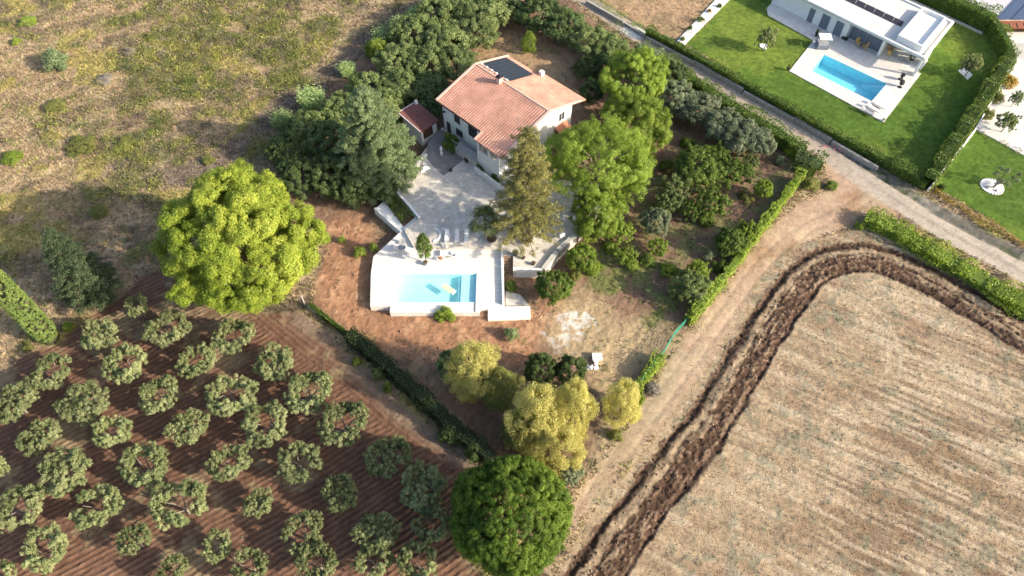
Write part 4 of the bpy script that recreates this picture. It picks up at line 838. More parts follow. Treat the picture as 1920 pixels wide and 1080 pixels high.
#==BUILT==
# ------------------------------------------------------------------ buildings
def tiled(name, s0, s1, t0, z0, t1, z1, mat, parent, pitch=.30, row=.42, th=.16):
    """corrugated tile slope: columns run from eave (t0,z0) to ridge (t1,z1)"""
    ns = int((s1 - s0) / pitch * 6); L = math.hypot(t1 - t0, z1 - z0); nr = max(2, int(L / row)); S = np.linspace(s0, s1, ns + 1); T = []
    for k in range(nr): T += [(k / nr, .014), ((k + .97) / nr, 0.0)]
    T.append((1.0, 0.0)); T = np.array(T); G, K = np.meshgrid(S, T[:, 0]); LZ = np.repeat(T[:, 1][:, None], ns + 1, 1)
    z = z0 + (z1 - z0) * K + pitch * .17 * np.abs(np.sin(np.pi * (G - s0) / pitch)) + LZ; V = np.stack([G, t0 + (t1 - t0) * K, z], -1).reshape(-1, 3); m = len(T)
    idx = np.arange(m * (ns + 1)).reshape(m, ns + 1); F = np.stack([idx[:-1, :-1], idx[:-1, 1:], idx[1:, 1:], idx[1:, :-1]], -1).reshape(-1, 4)
    if t1 < t0: F = F[:, ::-1]
    n = len(V); e = .015; V = np.concatenate([V, [(s0, t0, z0 - th), (s1, t0, z0 - th), (s1, t1, z1 - th), (s0, t1, z1 - th), (s0, t0, z0 + e), (s1, t0, z0 + e), (s1, t1, z1 - e * 2), (s0, t1, z1 - e * 2)]])
    F = np.concatenate([F, np.array([(0, 3, 2, 1), (0, 1, 5, 4), (2, 3, 7, 6), (1, 2, 6, 5), (3, 0, 4, 7)]) + n]); return link(name, npmesh(name, V, F, mat), parent)
def opening(parent, name, axis, c, u0, u1, z0, z1, out, fill, frame, bars=1, sill=True):
    """door/window on a wall plane: axis 'x' wall runs along x at y=c; 'y' runs along y at x=c. out=+-1 outward"""
    def bx(mb, a0, a1, b0, b1, d0, d1):
        q0, q1 = sorted((c + out * d0, c + out * d1))
        if axis == 'x': mb.box(a0, a1, q0, q1, b0, b1)
        else: mb.box(q0, q1, a0, a1, b0, b1)
    m = MB(); bx(m, u0, u1, z0, z1, -.02, .02); o = m.obj(name, fill, parent)
    f = MB(); w_ = .07
    bx(f, u0 - w_, u0, z0 - w_, z1 + w_, -.02, .055); bx(f, u1, u1 + w_, z0 - w_, z1 + w_, -.02, .055); bx(f, u0, u1, z1, z1 + w_, -.02, .055); bx(f, u0, u1, z0 - w_, z0, -.02, .055)
    for k in range(1, bars + 1): uu = u0 + (u1 - u0) * k / (bars + 1); bx(f, uu - .03, uu + .03, z0, z1, .021, .045)
    f.obj("frame", frame, o)
    if sill: s = MB(); bx(s, u0 - .15, u1 + .15, z0 - .14, z0 - .075, -.02, .14); s.obj("sill", CONC, o)
    return o
HA = P(818, 188, 6.7)
def house():
    t = thing("country_house", "two-storey white house with large pinkish tiled gable roof and solar panel", "house", (HA[0], HA[1], 0), R(-45)); ez, rz_ = 6.7, 8.7
    X0, X1, Y0, Y1, YR = .45, 13.4, .55, 13.7, 7.7; dz = (rz_ - ez)
    def rf(y): return ez - .16 + dz * (y / YR) if y < YR else rz_ - .16 - dz * (y - YR) / (14.3 - YR)
    V = []
    for xx in (X0, X1): V += [(xx, Y0, -.3), (xx, Y0, rf(Y0)), (xx, YR, rf(YR)), (xx, Y1, rf(Y1)), (xx, Y1, -.3)]
    MB().add(V, [(0, 1, 2, 3, 4), (5, 9, 8, 7, 6), (0, 5, 6, 1), (3, 8, 9, 4), (1, 6, 7, 2), (2, 7, 8, 3)]).obj("wall", HWHITE, t)
    tiled("front_roof_slope", -.1, 14.5, 0, ez, YR, rz_, TILE, t, .40)
    tiled("rear_roof_slope", -.1, 14.5, 14.3, ez, YR, rz_, TILE, t, .40)
    tiled("rear_roof_slope", 6.1, 14.5, 15.3, ez - .32, 14.05, ez + .06, TILE, t)
    r = MB()
    for k in range(48): x0 = -.15 + k * .305; r.tube((x0, YR, rz_ + .0), (x0 + .32, YR, rz_ + .02), .15, .13, 8)
    r.obj("ridge", RIDGE, t)
    for xx in (-.1, 14.3):
        v = MB(); v.bar((xx + .1, -.02, ez + .0), (xx + .1, YR, rz_ + .02), .34, .12); v.bar((xx + .1, YR, rz_ + .02), (xx + .1, 14.3, ez), .34, .12); v.obj("verge", RIDGE, t)
    g = MB(); g.tube((-.1, -.07, ez - .12), (9.1, -.07, ez - .12), .075); g.obj("gutter", plain("brown_metal", (.10, .06, .05), .5, .1), t)
    d = MB(); d.tube((.6, .42, 1.2), (.6, .42, ez - .25), .05); d.obj("downpipe", MATS["brown_metal"], t)
    # solar thermal mat
    def zr(y): return rz_ - dz * (y - YR) / (14.3 - YR)
    s = MB(); y0, y1 = 8.55, 13.35
    V = [(.45, y0, zr(y0) + .12), (6.0, y0, zr(y0) + .12), (6.0, y1, zr(y1) + .12), (.45, y1, zr(y1) + .12)]; V += [(a, b_, c_ + .07) for a, b_, c_ in V]
    s.add(V, [(0, 1, 2, 3), (4, 5, 6, 7), (0, 1, 5, 4), (1, 2, 6, 5), (2, 3, 7, 6), (3, 0, 4, 7)]); so = s.obj("solar_panel", plain("solar_mat", (.022, .028, .04), .35, .15, 3, bstr=0), t)
    s = MB()
    for k in range(1, 8): xx = .45 + 5.55 * k / 8; s.bar((xx, y0 + .05, zr(y0 + .05) + .19), (xx, y1 - .05, zr(y1 - .05) + .19), .035, .02)
    s.obj("panel_joint", plain("panel_rail", (.06, .07, .09), .4, .1), so)
    s = MB(); s.tube((.3, y0 - .22, rz_ + .05), (6.1, y0 - .22, rz_ + .05), .06)
    for k in range(6): s.box(.6 + k * 1.0, .78 + k * 1.0, y0 - .36, y0 - .1, rz_ - .02, rz_ + .14)
    s.obj("pipe", FAB, so)
    c = MB(); c.box(4.95, 5.55, 7.0, 7.6, rz_ - .6, rz_ + .85); ch = c.obj("chimney", RIDGE, t); c = MB(); c.box(4.85, 5.65, 6.9, 7.7, rz_ + .85, rz_ + .97); c.box(5.05, 5.45, 7.1, 7.5, rz_ + .97, rz_ + 1.15); c.obj("chimney_cap", BLACK, ch)
    c = MB(); c.box(6.3, 6.9, 14.2, 14.8, ez - .8, ez + .7); c.obj("chimney", HWHITE, t)
    for u0, u1, z0, z1, nm in ((3.1, 4.1, 4.6, 6.0, "window"), (6.0, 7.6, 3.9, 6.0, "balcony_door"), (3.3, 4.5, 2.3, 3.3, "window"), (1.3, 1.9, 1.3, 3.3, "door"), (7.6, 8.3, 1.3, 3.2, "door")):
        opening(t, nm, 'x', Y0, u0, u1, z0, z1, -1, GLASSD, WOODD, 1, nm == "window")
    opening(t, "window", 'y', X1, 11.0, 12.1, 4.3, 5.6, 1, GLASSD, HWHITE); opening(t, "door", 'y', X1, 10.5, 12.3, 1.3, 2.8, 1, GLASSD, WOODD, 2, False); opening(t, "window", 'y', X1, 3.0, 4.2, 4.0, 5.3, 1, GLASSD, HWHITE)
    a = MB(); V = [(X1, 10.2, 3.6), (X1, 12.6, 3.6), (X1 + 1.1, 12.6, 3.0), (X1 + 1.1, 10.2, 3.0)]; V += [(p, q, r_ + .09) for p, q, r_ in V]; a.add(V, [(0, 1, 2, 3), (4, 7, 6, 5), (0, 4, 5, 1), (1, 5, 6, 2), (2, 6, 7, 3), (3, 7, 4, 0)]); a.obj("canopy", TERRA, t)
    # projecting wing with loggia
    tiled("wing_roof", 9.3, 14.5, -1.45, ez - .38, 0.05, ez + .02, TILE, t, .46); g = MB(); g.bar((9.35, -1.47, ez - .38), (9.35, 0, ez + .05), .26, .12); g.obj("verge", RIDGE, t)
    m = MB(); m.box(9.6, 13.9, -1.3, Y0 - .01, 0, 3.9); m.box(9.6, 13.9, -1.3, -1.12, 3.9, 4.7); m.box(9.6, 9.78, -1.12, Y0 - .01, 3.9, 4.7); m.box(9.6, 9.9, -1.3, -1.0, 4.7, ez - .53); m.box(13.6, 13.9, -1.3, -1.0, 4.7, ez - .53); m.box(11.7, 11.95, -1.3, -1.05, 4.7, ez - .53); m.obj("loggia", HWHITE, t)
    opening(t, "balcony_door", 'x', Y0 - .02, 10.2, 12.6, 3.95, 5.9, -1, GLASSD, WOODD, 2, False)
    # lower white terrace front with steps and railing
    m = MB(); m.box(13.91, 18.5, -1.2, .4, 0, 2.9); m.box(9.9, 18.5, -2.3, -2.12, 1.0, 2.3); m.obj("terrace_block", HWHITE, t)
    m = MB(); m.box(4.6, 9.59, -1.7, -.5, 1.1, 2.55); 
    for k in range(7): m.box(4.6 - .3 * (k + 1), 4.6 - .3 * k, -1.7, -.5, 1.1, 2.55 - .2 * (k + 1))
    sp = m.obj("steps", CONC, t); m = MB()
    for k in range(17): xx = 4.65 + k * .29; m.tube((xx, -1.66, 2.55), (xx, -1.66, 3.5), .018, n=5)
    m.tube((4.6, -1.66, 3.5), (9.35, -1.66, 3.5), .03, n=6); m.obj("railing", METAL, sp)
    m = MB(); m.tube((12.9, 3.2, rz_ - .8), (12.9, 3.2, rz_ + .9), .03, n=5); m.tube((12.6, 3.2, rz_ + .8), (13.2, 3.2, rz_ + .8), .015, n=4); m.tube((12.7, 3.2, rz_ + .6), (13.1, 3.2, rz_ + .6), .015, n=4); m.obj("antenna", METAL, t)
    m = MB(); m.ball((1.0, .42, 5.0), .22, .5); m.obj("satellite_dish", BLACK, t)
house()
def shed():
    a = P(750, 205, 3.6); b_ = P(787, 243, 3.0); c_ = P(777, 186, 3.6); ang = math.atan2(c_[1] - a[1], c_[0] - a[0])
    t = thing("garden_shed", "small white shed with dark red mono-pitch tile roof beside the cedar", "shed", (-13.1, 79.6, 0), R(45))
    # local x along (.707,.707), y along (-.707,.707)
    m = MB(); m.box(-1.1, 1.8, -1.2, 2.9, -.2, 3.1); m.obj("wall", HWHITE, t)
    tiled("roof", -1.5, 2.1, -1.6, 3.15, 3.3, 3.75, TILE_D, t); v = MB(); v.bar((-1.5, -1.6, 3.2), (-1.5, 3.3, 3.8), .16, .08); v.bar((-1.6, 3.3, 3.78), (2.2, 3.3, 3.78), .16, .08); v.obj("verge", plain("grey_flashing", (.45, .40, .40), .8, .1), t)
    opening(t, "door", 'x', -1.2, -.7, .9, 1.2, 3.0, -1, WOODD, WOODD, 1, False); m = MB(); m.box(1.5, 1.9, 2.8, 3.15, 3.6, 4.3); m.obj("chimney", HWHITE, t)
shed()

# ------------------------------------------------------------------ terraces
ZD, ZT = .9, 1.3
def slab(name, px, z0, z1, mat, label=None, cat=None, kind=None, parent=None):
    mb = MB(); mb.prism(PL(px, z1), z0, z1); o = mb.obj(name, mat, parent)
    if label: tag(o, label, cat)
    if kind: structure(o, kind)
    return o
def stone_mat(name, a, b_, c3, sc_=1.6, joint=.9):
    m, nt, b = newmat(name); co = nt.nodes.new("ShaderNodeTexCoord").outputs["Object"]; n = noise(nt, .45, 6, .7, co); c = ramp(nt, n, [(.3, a), (.52, b_), (.7, c3)])
    v = N(nt, "ShaderNodeTexVoronoi", Scale=sc_, feature='DISTANCE_TO_EDGE'); nt.links.new(co, v.inputs["Vector"]); c = mixc(nt, c, ramp(nt, v.outputs["Distance"], [(.0, (joint * .75,) * 3), (.06, (1, 1, 1))]))
    v2 = N(nt, "ShaderNodeTexVoronoi", Scale=sc_); nt.links.new(co, v2.inputs["Vector"]); bw = nt.nodes.new("ShaderNodeRGBToBW"); nt.links.new(v2.outputs["Color"], bw.inputs[0]); c = mixc(nt, c, ramp(nt, bw.outputs[0], [(.1, (.86, .86, .87)), (.9, (1.1, 1.08, 1.05))]), .8)
    c = mixc(nt, c, ramp(nt, noise(nt, 5, 4, .7, co), [(.3, (.86, .86, .86)), (.7, (1.1, 1.1, 1.1))]))
    nt.links.new(c, b.inputs["Base Color"]); b.inputs["Roughness"].default_value = .8; bump(nt, b, noise(nt, 12, 3, .6, co), .3, .02); MATS[name] = m; return m
TERR = stone_mat("terrace_stone", (.50, .465, .42), (.65, .605, .54), (.77, .715, .63))
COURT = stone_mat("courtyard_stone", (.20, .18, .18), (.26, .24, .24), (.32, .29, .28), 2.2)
def tile_deck(name, a, b_, w_=1.2):
    m, nt, b = newmat(name); co = nt.nodes.new("ShaderNodeTexCoord").outputs["Object"]; br = N(nt, "ShaderNodeTexBrick", Scale=1.0); br.offset = 0
    br.inputs["Color1"].default_value = (*a, 1); br.inputs["Color2"].default_value = (*b_, 1); br.inputs["Mortar"].default_value = (*[x * .68 for x in a], 1); br.inputs["Mortar Size"].default_value = .02; br.inputs["Brick Width"].default_value = w_; br.inputs["Row Height"].default_value = w_ * .5
    mp = N(nt, "ShaderNodeMapping"); nt.links.new(co, mp.inputs[0]); nt.links.new(mp.outputs[0], br.inputs["Vector"]); c = mixc(nt, br.outputs["Color"], ramp(nt, noise(nt, .8, 6, .7, co), [(.3, (.84, .82, .80)), (.65, (1.04, 1.04, 1.04))])); nt.links.new(c, b.inputs["Base Color"]); b.inputs["Roughness"].default_value = .55; MATS[name] = m; return m, mp
PD, _ = tile_deck("pool_deck_tiles", (.76, .73, .69), (.82, .79, .75)); VD, _mp = tile_deck("villa_deck_tiles", (.66, .63, .59), (.71, .68, .64)); _mp.inputs["Rotation"].default_value = (0, 0, R(45))
# pool deck as strips around the basin
P0 = P(745, 512, ZD); P1 = P(893, 566, ZD); PX0, PX1, PY0, PY1 = P0[0], P(894, 512, ZD)[0], P1[1], P0[1]
dk = PL([(700,481),(757,429),(775,462),(944,466),(945,513),(945,574),(916,576),(900,577),(899,584),(738,585),(738,574),(694,574)], ZD)
yb = dk[9][1]
def rect(x0, x1, y0, y1): return [(x0, y0), (x1, y0), (x1, y1), (x0, y1)]
mb = MB()
mb.prism([dk[11], (PX0 - .35, dk[11][1]), (PX0 - .35, PY1), (dk[0][0], PY1), ], 0 - .3, ZD)
mb.prism([(dk[0][0], PY1), (dk[4][0], PY1), dk[3], dk[2], dk[1], dk[0]], -.3, ZD)
mb.prism(rect(PX0 - .35, PX0, yb, PY1), -.3, ZD); mb.prism(rect(PX0, PX1, yb, PY0 - .0), -.3, ZD - .12)
mb.prism([(PX1, yb), (dk[8][0], yb), (dk[8][0], dk[6][1]), (dk[5][0], dk[5][1]), (dk[4][0], PY1), (PX1, PY1)], -.3, ZD)
o = mb.obj("pool_deck", PD); structure(o)
def water_mat(name, tint, fac=.12):
    m = bpy.data.materials.new(name); m.use_nodes = True; nt = m.node_tree; nt.nodes.remove(nt.nodes["Principled BSDF"]); tr = nt.nodes.new("ShaderNodeBsdfTransparent"); tr.inputs[0].default_value = (*tint, 1)
    gl = nt.nodes.new("ShaderNodeBsdfGlossy"); gl.inputs["Roughness"].default_value = .04; lwf = N(nt, "ShaderNodeLayerWeight", Blend=.12); lw = N(nt, "ShaderNodeMath", operation='MULTIPLY'); lw.inputs[1].default_value = .5; nt.links.new(lwf.outputs["Facing"], lw.inputs[0]); mx = nt.nodes.new("ShaderNodeMixShader"); nt.links.new(lw.outputs[0], mx.inputs[0]); nt.links.new(tr.outputs[0], mx.inputs[1]); nt.links.new(gl.outputs[0], mx.inputs[2])
    bp = N(nt, "ShaderNodeBump", Strength=.25, Distance=.03); nt.links.new(noise(nt, 2.5, 3, .6), bp.inputs["Height"]); nt.links.new(bp.outputs[0], gl.inputs["Normal"]); nt.links.new(bp.outputs[0], lwf.inputs["Normal"]); nt.links.new(mx.outputs[0], nt.nodes["Material Output"].inputs[0]); MATS[name] = m; return m
BASIN = plain("pool_liner_light", (.60, .90, .91), .5, .06, .7, bstr=0); BASIN2 = plain("pool_liner_blue", (.12, .48, .66), .5, .08, .7, bstr=0)
pt = thing("swimming_pool", "raised turquoise swimming pool with white rim at the near end of the terrace", "swimming pool", ((PX0 + PX1) / 2, (PY0 + PY1) / 2, 0))
sx = P(864, 540, ZD)[0]
mb = MB(); mb.box(PX0, sx, PY0, PY1, -.25, -.2); mb.box(PX0 + .002, PX0 + .06, PY0, PY1, -.2, ZD - .13); mb.box(PX0 + .06, PX1, PY1 - .06, PY1 - .002, -.2, ZD - .13); mb.box(PX0 + .06, PX1, PY0 + .002, PY0 + .06, -.2, ZD - .13); mb.box(PX1 - .06, PX1 - .002, PY0 + .06, PY1 - .06, .3, ZD - .13); mb.obj("basin", BASIN, pt, world=True)
mb = MB(); mb.box(sx, PX1 - .06, PY0 + .06, PY1 - .06, -.24, .50); mb.obj("shallow_shelf", plain("shelf_liner", (.60, .80, .86), .5, .05, bstr=0), pt, world=True)
mb = MB()
for k in range(3): mb.box(sx - .35 * (k + 1), sx - .35 * k - .003, PY0 + .06, PY1 - .06, -.2, .35 - .2 * k)
mb.obj("pool_step", BASIN, pt, world=True)
mb = MB(); mb.box(PX0 + .06, PX1 - .06, PY0 + .06, PY1 - .06, ZD - .175, ZD - .17)
wo_ = link("water", bpy.data.meshes.new("water"), pt); _m = bpy.data.meshes.new("water"); _z = ZD - .16; _m.from_pydata([(PX0 + .06, PY0 + .06, _z), (PX1 - .06, PY0 + .06, _z), (PX1 - .06, PY1 - .06, _z), (PX0 + .06, PY1 - .06, _z)], [], [(0, 1, 2, 3)]); _m.materials.append(water_mat("pool_water", (.80, .985, 1.0))); wo_.data = _m
_m.transform(__import__("mathutils").Matrix.Translation((-pt.location[0], -pt.location[1], 0)))
mb = MB(); mb.box(PX0, PX1, PY1, PY1 + .32, ZD + .001, ZD + .03); mb.box(PX0 - .33, PX0 - .002, PY0 - .02, PY1 + .32, ZD + .001, ZD + .03); mb.box(PX1 + .002, PX1 + .32, PY0 - .02, PY1 + .32, ZD + .001, ZD + .03); mb.obj("coping", WHITE, pt, world=True)
q = P(841, 541, ZD); t = thing("air_mattress", "cream and orange air mattress floating in the raised pool", "air mattress", (q[0], q[1], ZD - .15), R(-38))
mb = MB()
for k in range(5): mb.tube((-.95, -.3 + k * .15, .06), (.62, -.3 + k * .15, .06), .08, n=8)
mb.obj("float_body", RAFT, t); mb = MB(); mb.box(.64, .98, -.36, .36, .0, .16); mb.obj("headrest", FAB, t, .04)

TER = [(757,430),(786,409),(741,357),(730,354),(795,300),(788,292),(812,262),(828,240),(850,232),(960,330),(1140,345),(1140,364),(1112,406),(1046,470),(1018,508),(962,508),(962,478),(942,478),(942,466),(775,462)]
o = slab("terrace", TER, -.3, ZT, TERR, kind="structure")
mb = MB(); mb.prism(PL([(826,242),(806,262),(795,290),(812,312),(832,330),(872,297),(848,262),(840,250)], ZT), ZT - .05, ZT + .012); o = mb.obj("courtyard", COURT); structure(o)
def wall_line(name, label, px, z, w_, h, mat, z0=-.3, cat="wall"):
    mb = MB(); pts = PL(px, z)
    for i, (a, b_) in enumerate(zip(pts[:-1], pts[1:])):
        d = Vector((b_[0] - a[0], b_[1] - a[1], 0)).normalized() * (w_ * .5 if i else 0); mb.bar((a[0] + d.x, a[1] + d.y, z0), (b_[0], b_[1], z0), w_, z + h - z0 + .001 * i)
    return tag(mb.obj(name, mat), label, cat)
wall_line("retaining_wall", "stepped pale stone retaining wall along the right edge of the terrace", [(1140,362),(1112,408),(1082,440),(1046,472),(1018,508)], ZT, .6, .45, CONC)
wall_line("parapet_wall", "white parapet wall along the front of the terrace with flowerpots on it", [(1017,508),(962,506)], ZT, .3, .35, WHITE)
wall_line("parapet_wall", "low white wall between the pool deck and the wooden steps", [(941,462),(942,500),(944,572)], ZD, .28, .45, WHITE)
wall_line("terrace_wall", "long low pale wall on the left terrace edge between planter and courtyard", [(728,352),(762,326),(800,292)], ZT, .3, .4, WHITE)
t = thing("wooden_steps", "short flight of brown wooden steps beside the pool deck wall", "steps", (0, 0, 0)); a = P(952, 478, ZT); b_ = P(953, 509, 0)
for k in range(7):
    f = (k + .5) / 7; mb = MB(); y = a[1] + (b_[1] - .6 - a[1]) * f; mb.box(a[0] - .58, a[0] + .58, y - .2, y + .17, ZT - .18 * (k + 1) - .05, ZT - .18 * (k + 1) + .02); mb.obj("tread", WOOD, t)
mb = MB()
for s_ in (-.62, .62): mb.bar((a[0] + s_, a[1], ZT - .35), (a[0] + s_, b_[1] - .5, -.1), .07, .22)
mb.obj("stringer", WOOD, t)
o = slab("bench_platform", [(915,577),(945,575),(994,574),(995,596),(915,599)], -.2, .42, WHITE, "low white concrete platform stepping out at the right corner of the pool deck", "platform")
o = slab("concrete_patch", [(948,545),(975,552),(992,572),(948,573)], -.1, .12, CONC, "rough broken concrete patch behind the low white platform", "concrete patch")
t = thing("planter", "sloping white planter full of green ground cover on the left of the terrace", "planter"); 
mb = MB(); pts = PL([(703,392),(722,378),(757,436),(748,440)], 1.0); mb.prism(PL([(703,392),(741,358),(784,410),(755,434)], .95), -.3, .95); mb.obj("slab", WHITE, t)
mb = MB(); L_ = PL([(741,357),(786,409)], ZT); mb.bar((*L_[0], 0.2), (*L_[1], 0.2), .35, ZT + .15); L_ = PL([(703,391),(753,435)], 1.0); mb.bar((*L_[0], -.3), (*L_[1], -.3), .3, 1.45); mb.obj("wall", WHITE, t)
mb = MB(); mb.prism(PL([(722,379),(740,364),(777,408),(757,425)], 1.0), .9, 1.02); mb.obj("soil", SOIL, t)
tag(link("ground_cover", hedge("ground_cover", "x", PL([(732,372),(750,393),(766,415)], 1.0), 1.7, .5, F_HEDGE, 90, .09, 90, z=1.0, core=False).data), "dense dark green creeping plants filling the white planter", "plants")
for o_ in [o for o in bpy.data.objects if o.get("label") == "x"]: bpy.data.objects.remove(o_)

# ------------------------------------------------------------------ terrace furniture
def lounger(label, px, py, z, rz, group, fab=FAB, frm=METAL, L=1.95):
    x, y = P(px, py, z); t = thing("sun_lounger", label, "sun lounger", (x, y, z), rz, group); mb = MB(); mb.box(-.3, -.25, -L / 2, L / 2, .28, .33); mb.box(.25, .3, -L / 2, L / 2, .28, .33); mb.obj("frame", frm, t)
    for sx_ in (-1, 1):
        for sy in (-1, 1): m = MB(); m.tube((sx_ * .27, sy * L * .42, 0), (sx_ * .27, sy * L * .42, .28), .022, n=6); m.obj("leg", frm, t)
    m = MB(); m.box(-.28, .28, -L / 2, L * .18, .33, .39); m.obj("mattress", fab, t, .015)
    m = MB(); a = R(28); l = L * .34; V = [(-.28, L * .18, .33), (.28, L * .18, .33), (.28, L * .18 + l * math.cos(a), .33 + l * math.sin(a)), (-.28, L * .18 + l * math.cos(a), .33 + l * math.sin(a))]; V += [(p, q_ - .02, r_ + .06) for p, q_, r_ in V]; m.add(V, [(0, 1, 2, 3), (4, 7, 6, 5), (0, 4, 5, 1), (1, 5, 6, 2), (2, 6, 7, 3), (3, 7, 4, 0)]); m.obj("backrest", fab, t); return t
for px, w_ in ((838, "leftmost white lounger"), (857, "middle white lounger"), (875, "rightmost white lounger")): lounger(f"{w_} of three at the terrace edge above the raised pool", px, 446, ZT, 0, "loungers at the terrace edge")
def chair(name, label, px, py, z, rz, group, mat, mat2=METAL, s=1.0):
    x, y = P(px, py, z); t = thing(name, label, "chair", (x, y, z), rz, group); t.scale = (s, s, s)
    m = MB(); m.box(-.24, .24, -.24, .24, .42, .48); m.obj("seat", mat, t, .015); m = MB(); m.box(-.24, .24, .2, .26, .48, .92); m.obj("backrest", mat, t, .015)
    for a in (-1, 1):
        for b2 in (-1, 1): m = MB(); m.tube((a * .21, b2 * .21, 0), (a * .21, b2 * .21, .42), .02, n=6); m.obj("leg", mat2, t)
    return t
def table(label, px, py, z, rx, ry, rz, top, leg=METAL, rnd=False, h=.74, grp=None):
    x, y = P(px, py, z); t = thing("table", label, "table", (x, y, z), rz, grp); m = MB()
    m.tube((0, 0, h - .04), (0, 0, h), rx, n=24) if rnd else m.box(-rx, rx, -ry, ry, h - .05, h); m.obj("table_top", top, t)
    for a in (-1, 1):
        for b2 in (-1, 1): k = .6 if rnd else .85; m = MB(); m.tube((a * rx * k, b2 * ry * k, 0), (a * rx * k, b2 * ry * k, h - .05), .025, n=6); m.obj("leg", leg, t)
    return t
table("round grey table on the left corner of the pool deck", 755, 470, ZD, .5, .5, 0, GFAB, rnd=True)
chair("garden_chair", "blue-grey chair behind the round table on the pool deck", 757, 458, ZD, .2, "chairs round the deck table", GFAB); chair("garden_chair", "white chair left of the round table on the pool deck", 744, 468, ZD, 1.7, "chairs round the deck table", FAB); chair("garden_chair", "white chair in front of the round table on the pool deck", 760, 484, ZD, 3.0, "chairs round the deck table", FAB)
table("low pale table with clutter right of the potted tree on the deck", 836, 478, ZD, .7, .45, .1, FAB, h=.45)
chair("deck_chair", "terracotta-cushioned chair beside the low pale table", 827, 488, ZD, 2.6, "seats at the low table", TERRA); chair("deck_chair", "pale chair at the right end of the low table", 851, 484, ZD, -1.2, "seats at the low table", FAB); chair("deck_chair", "dark chair behind the low pale table", 833, 468, ZD, .3, "seats at the low table", GFAB)
def arc_bench(label, px, py, r):
    x, y = P(px, py, ZT); m = MB(); n = 14
    for k in range(n):
        a0 = R(-80 + 160 * k / n); a1 = R(-80 + 160 * (k + 1) / n); m.prism([(math.cos(a0) * r, math.sin(a0) * r), (math.cos(a1) * r, math.sin(a1) * r), (math.cos(a1) * (r + .3), math.sin(a1) * (r + .3)), (math.cos(a0) * (r + .3), math.sin(a0) * (r + .3))], 0, .09)
    o = m.obj("curved_kerb", WHITE); o.location = (x, y, ZT + .012); tag(o, label, "kerb", "curved white kerbs set in the terrace")
arc_bench("smaller curved white kerb left of the loungers", 811, 441, .9); arc_bench("larger curved white kerb touching the left lounger", 824, 443, 1.15)
def pot(label, px, py, z, r, h, mat=BLACK, plantmat=None, ph=.5):
    x, y = P(px, py, z); t = thing("flowerpot", label, "flowerpot", (x, y, z)); m = MB(); m.tube((0, 0, 0), (0, 0, h), r * .7, r, 14, True); m.tube((0, 0, h - .04), (0, 0, h + .015), r * 1.08, r * 1.1, 14); m.obj("pot", mat, t); m = MB(); m.tube((0, 0, h + .016), (0, 0, h + .02), r * .9, n=14); m.obj("soil", SOIL, t)
    if plantmat: rng = np.random.RandomState(int(px)); link("plant", foliage("plant", shell(rng, 8, r, r, ph * .5, h + ph * .5, -.5, .4, .1, r * .6), 60, .06, plantmat, int(px)), t)
    return t
pot("black pot with plant behind the steps, left one", 967, 479, ZT, .32, .5, BLACK, F_DARK); pot("small black pot right of the steps", 981, 485, ZT, .24, .35); pot("black pot next to the white front parapet", 1000, 496, ZT, .26, .4)
pot("dark square-looking pot at the courtyard boundary by the house", 876, 303, ZT, .38, .6); pot("small dark pot at the tip of the courtyard paving", 845, 321, ZT, .22, .35); pot("large grey pot at the foot of the fan palm", 922, 452, ZT, .75, .5, CONC); pot("round raised stone tub at the foot of the tall conifer", 987, 449, ZT, .95, .35, CONC)
pot("dark grey pot holding the flowering shrub tree on the deck", 798, 496, ZD, .3, .5, GREYD)
def deck_tree():
    x, y = P(799, 492, ZD); t = thing("oleander", "tall bushy shrub tree with pale blossoms standing on the pool deck", "tree", (x, y, ZD + .5)); rng = np.random.RandomState(5); cl = []
    for i in range(60):
        z = .9 + 3.6 * rng.rand(); rr = .95 * (1 - abs(z - 2.4) / 3.2); a = rng.rand() * 6.28; cl.append((math.cos(a) * rr * .9, math.sin(a) * rr * .9, z, .24 + .12 * rng.rand()))
    link("crown", foliage("crown", cl, 80, .10, F_HEDGE, 5), t); link("blossom", foliage("blossom", cl, 9, .06, foliage_mat("pale_blossom", st3((.5, .5, .4), (.65, .6, .5), (.8, .75, .65))), 6), t); m = MB(); limbs(m, rng, .07, .9, [(c[0], c[1], c[2]) for c in cl[:8]], .015); link("trunk", m.mesh("trunk", BARK), t)
deck_tree()
def statue(label, px, py, z):
    x, y = P(px, py, z); t = thing("garden_statue", label, "statue", (x, y, z)); m = MB(); m.box(-.25, .25, -.25, .25, 0, .3); m.obj("plinth", CONC, t, .03); m = MB(); m.tube((0, 0, .3), (0, 0, .8), .2, .13, 12); m.tube((0, 0, .8), (0, 0, 1.15), .13, .22, 12); m.ball((0, 0, 1.38), .17); m.obj("figure", WHITE, t)
statue("small white garden statue standing in the shaded courtyard", 828, 290, ZT)
for i, (px, py, l) in enumerate([(785,318,"white plastic chair at the courtyard edge, leftmost of the clutter"),(797,312,"white plastic chair at the courtyard edge, nearest the courtyard paving"),(792,326,"white plastic chair at the courtyard edge, frontmost of the clutter")]): chair("plastic_chair", l, px, py, ZT, i * 1.9, "white clutter at the courtyard edge", FAB, FAB)
table("white plastic table among the clutter at the courtyard edge", 800, 322, ZT, .45, .4, .6, FAB, FAB)
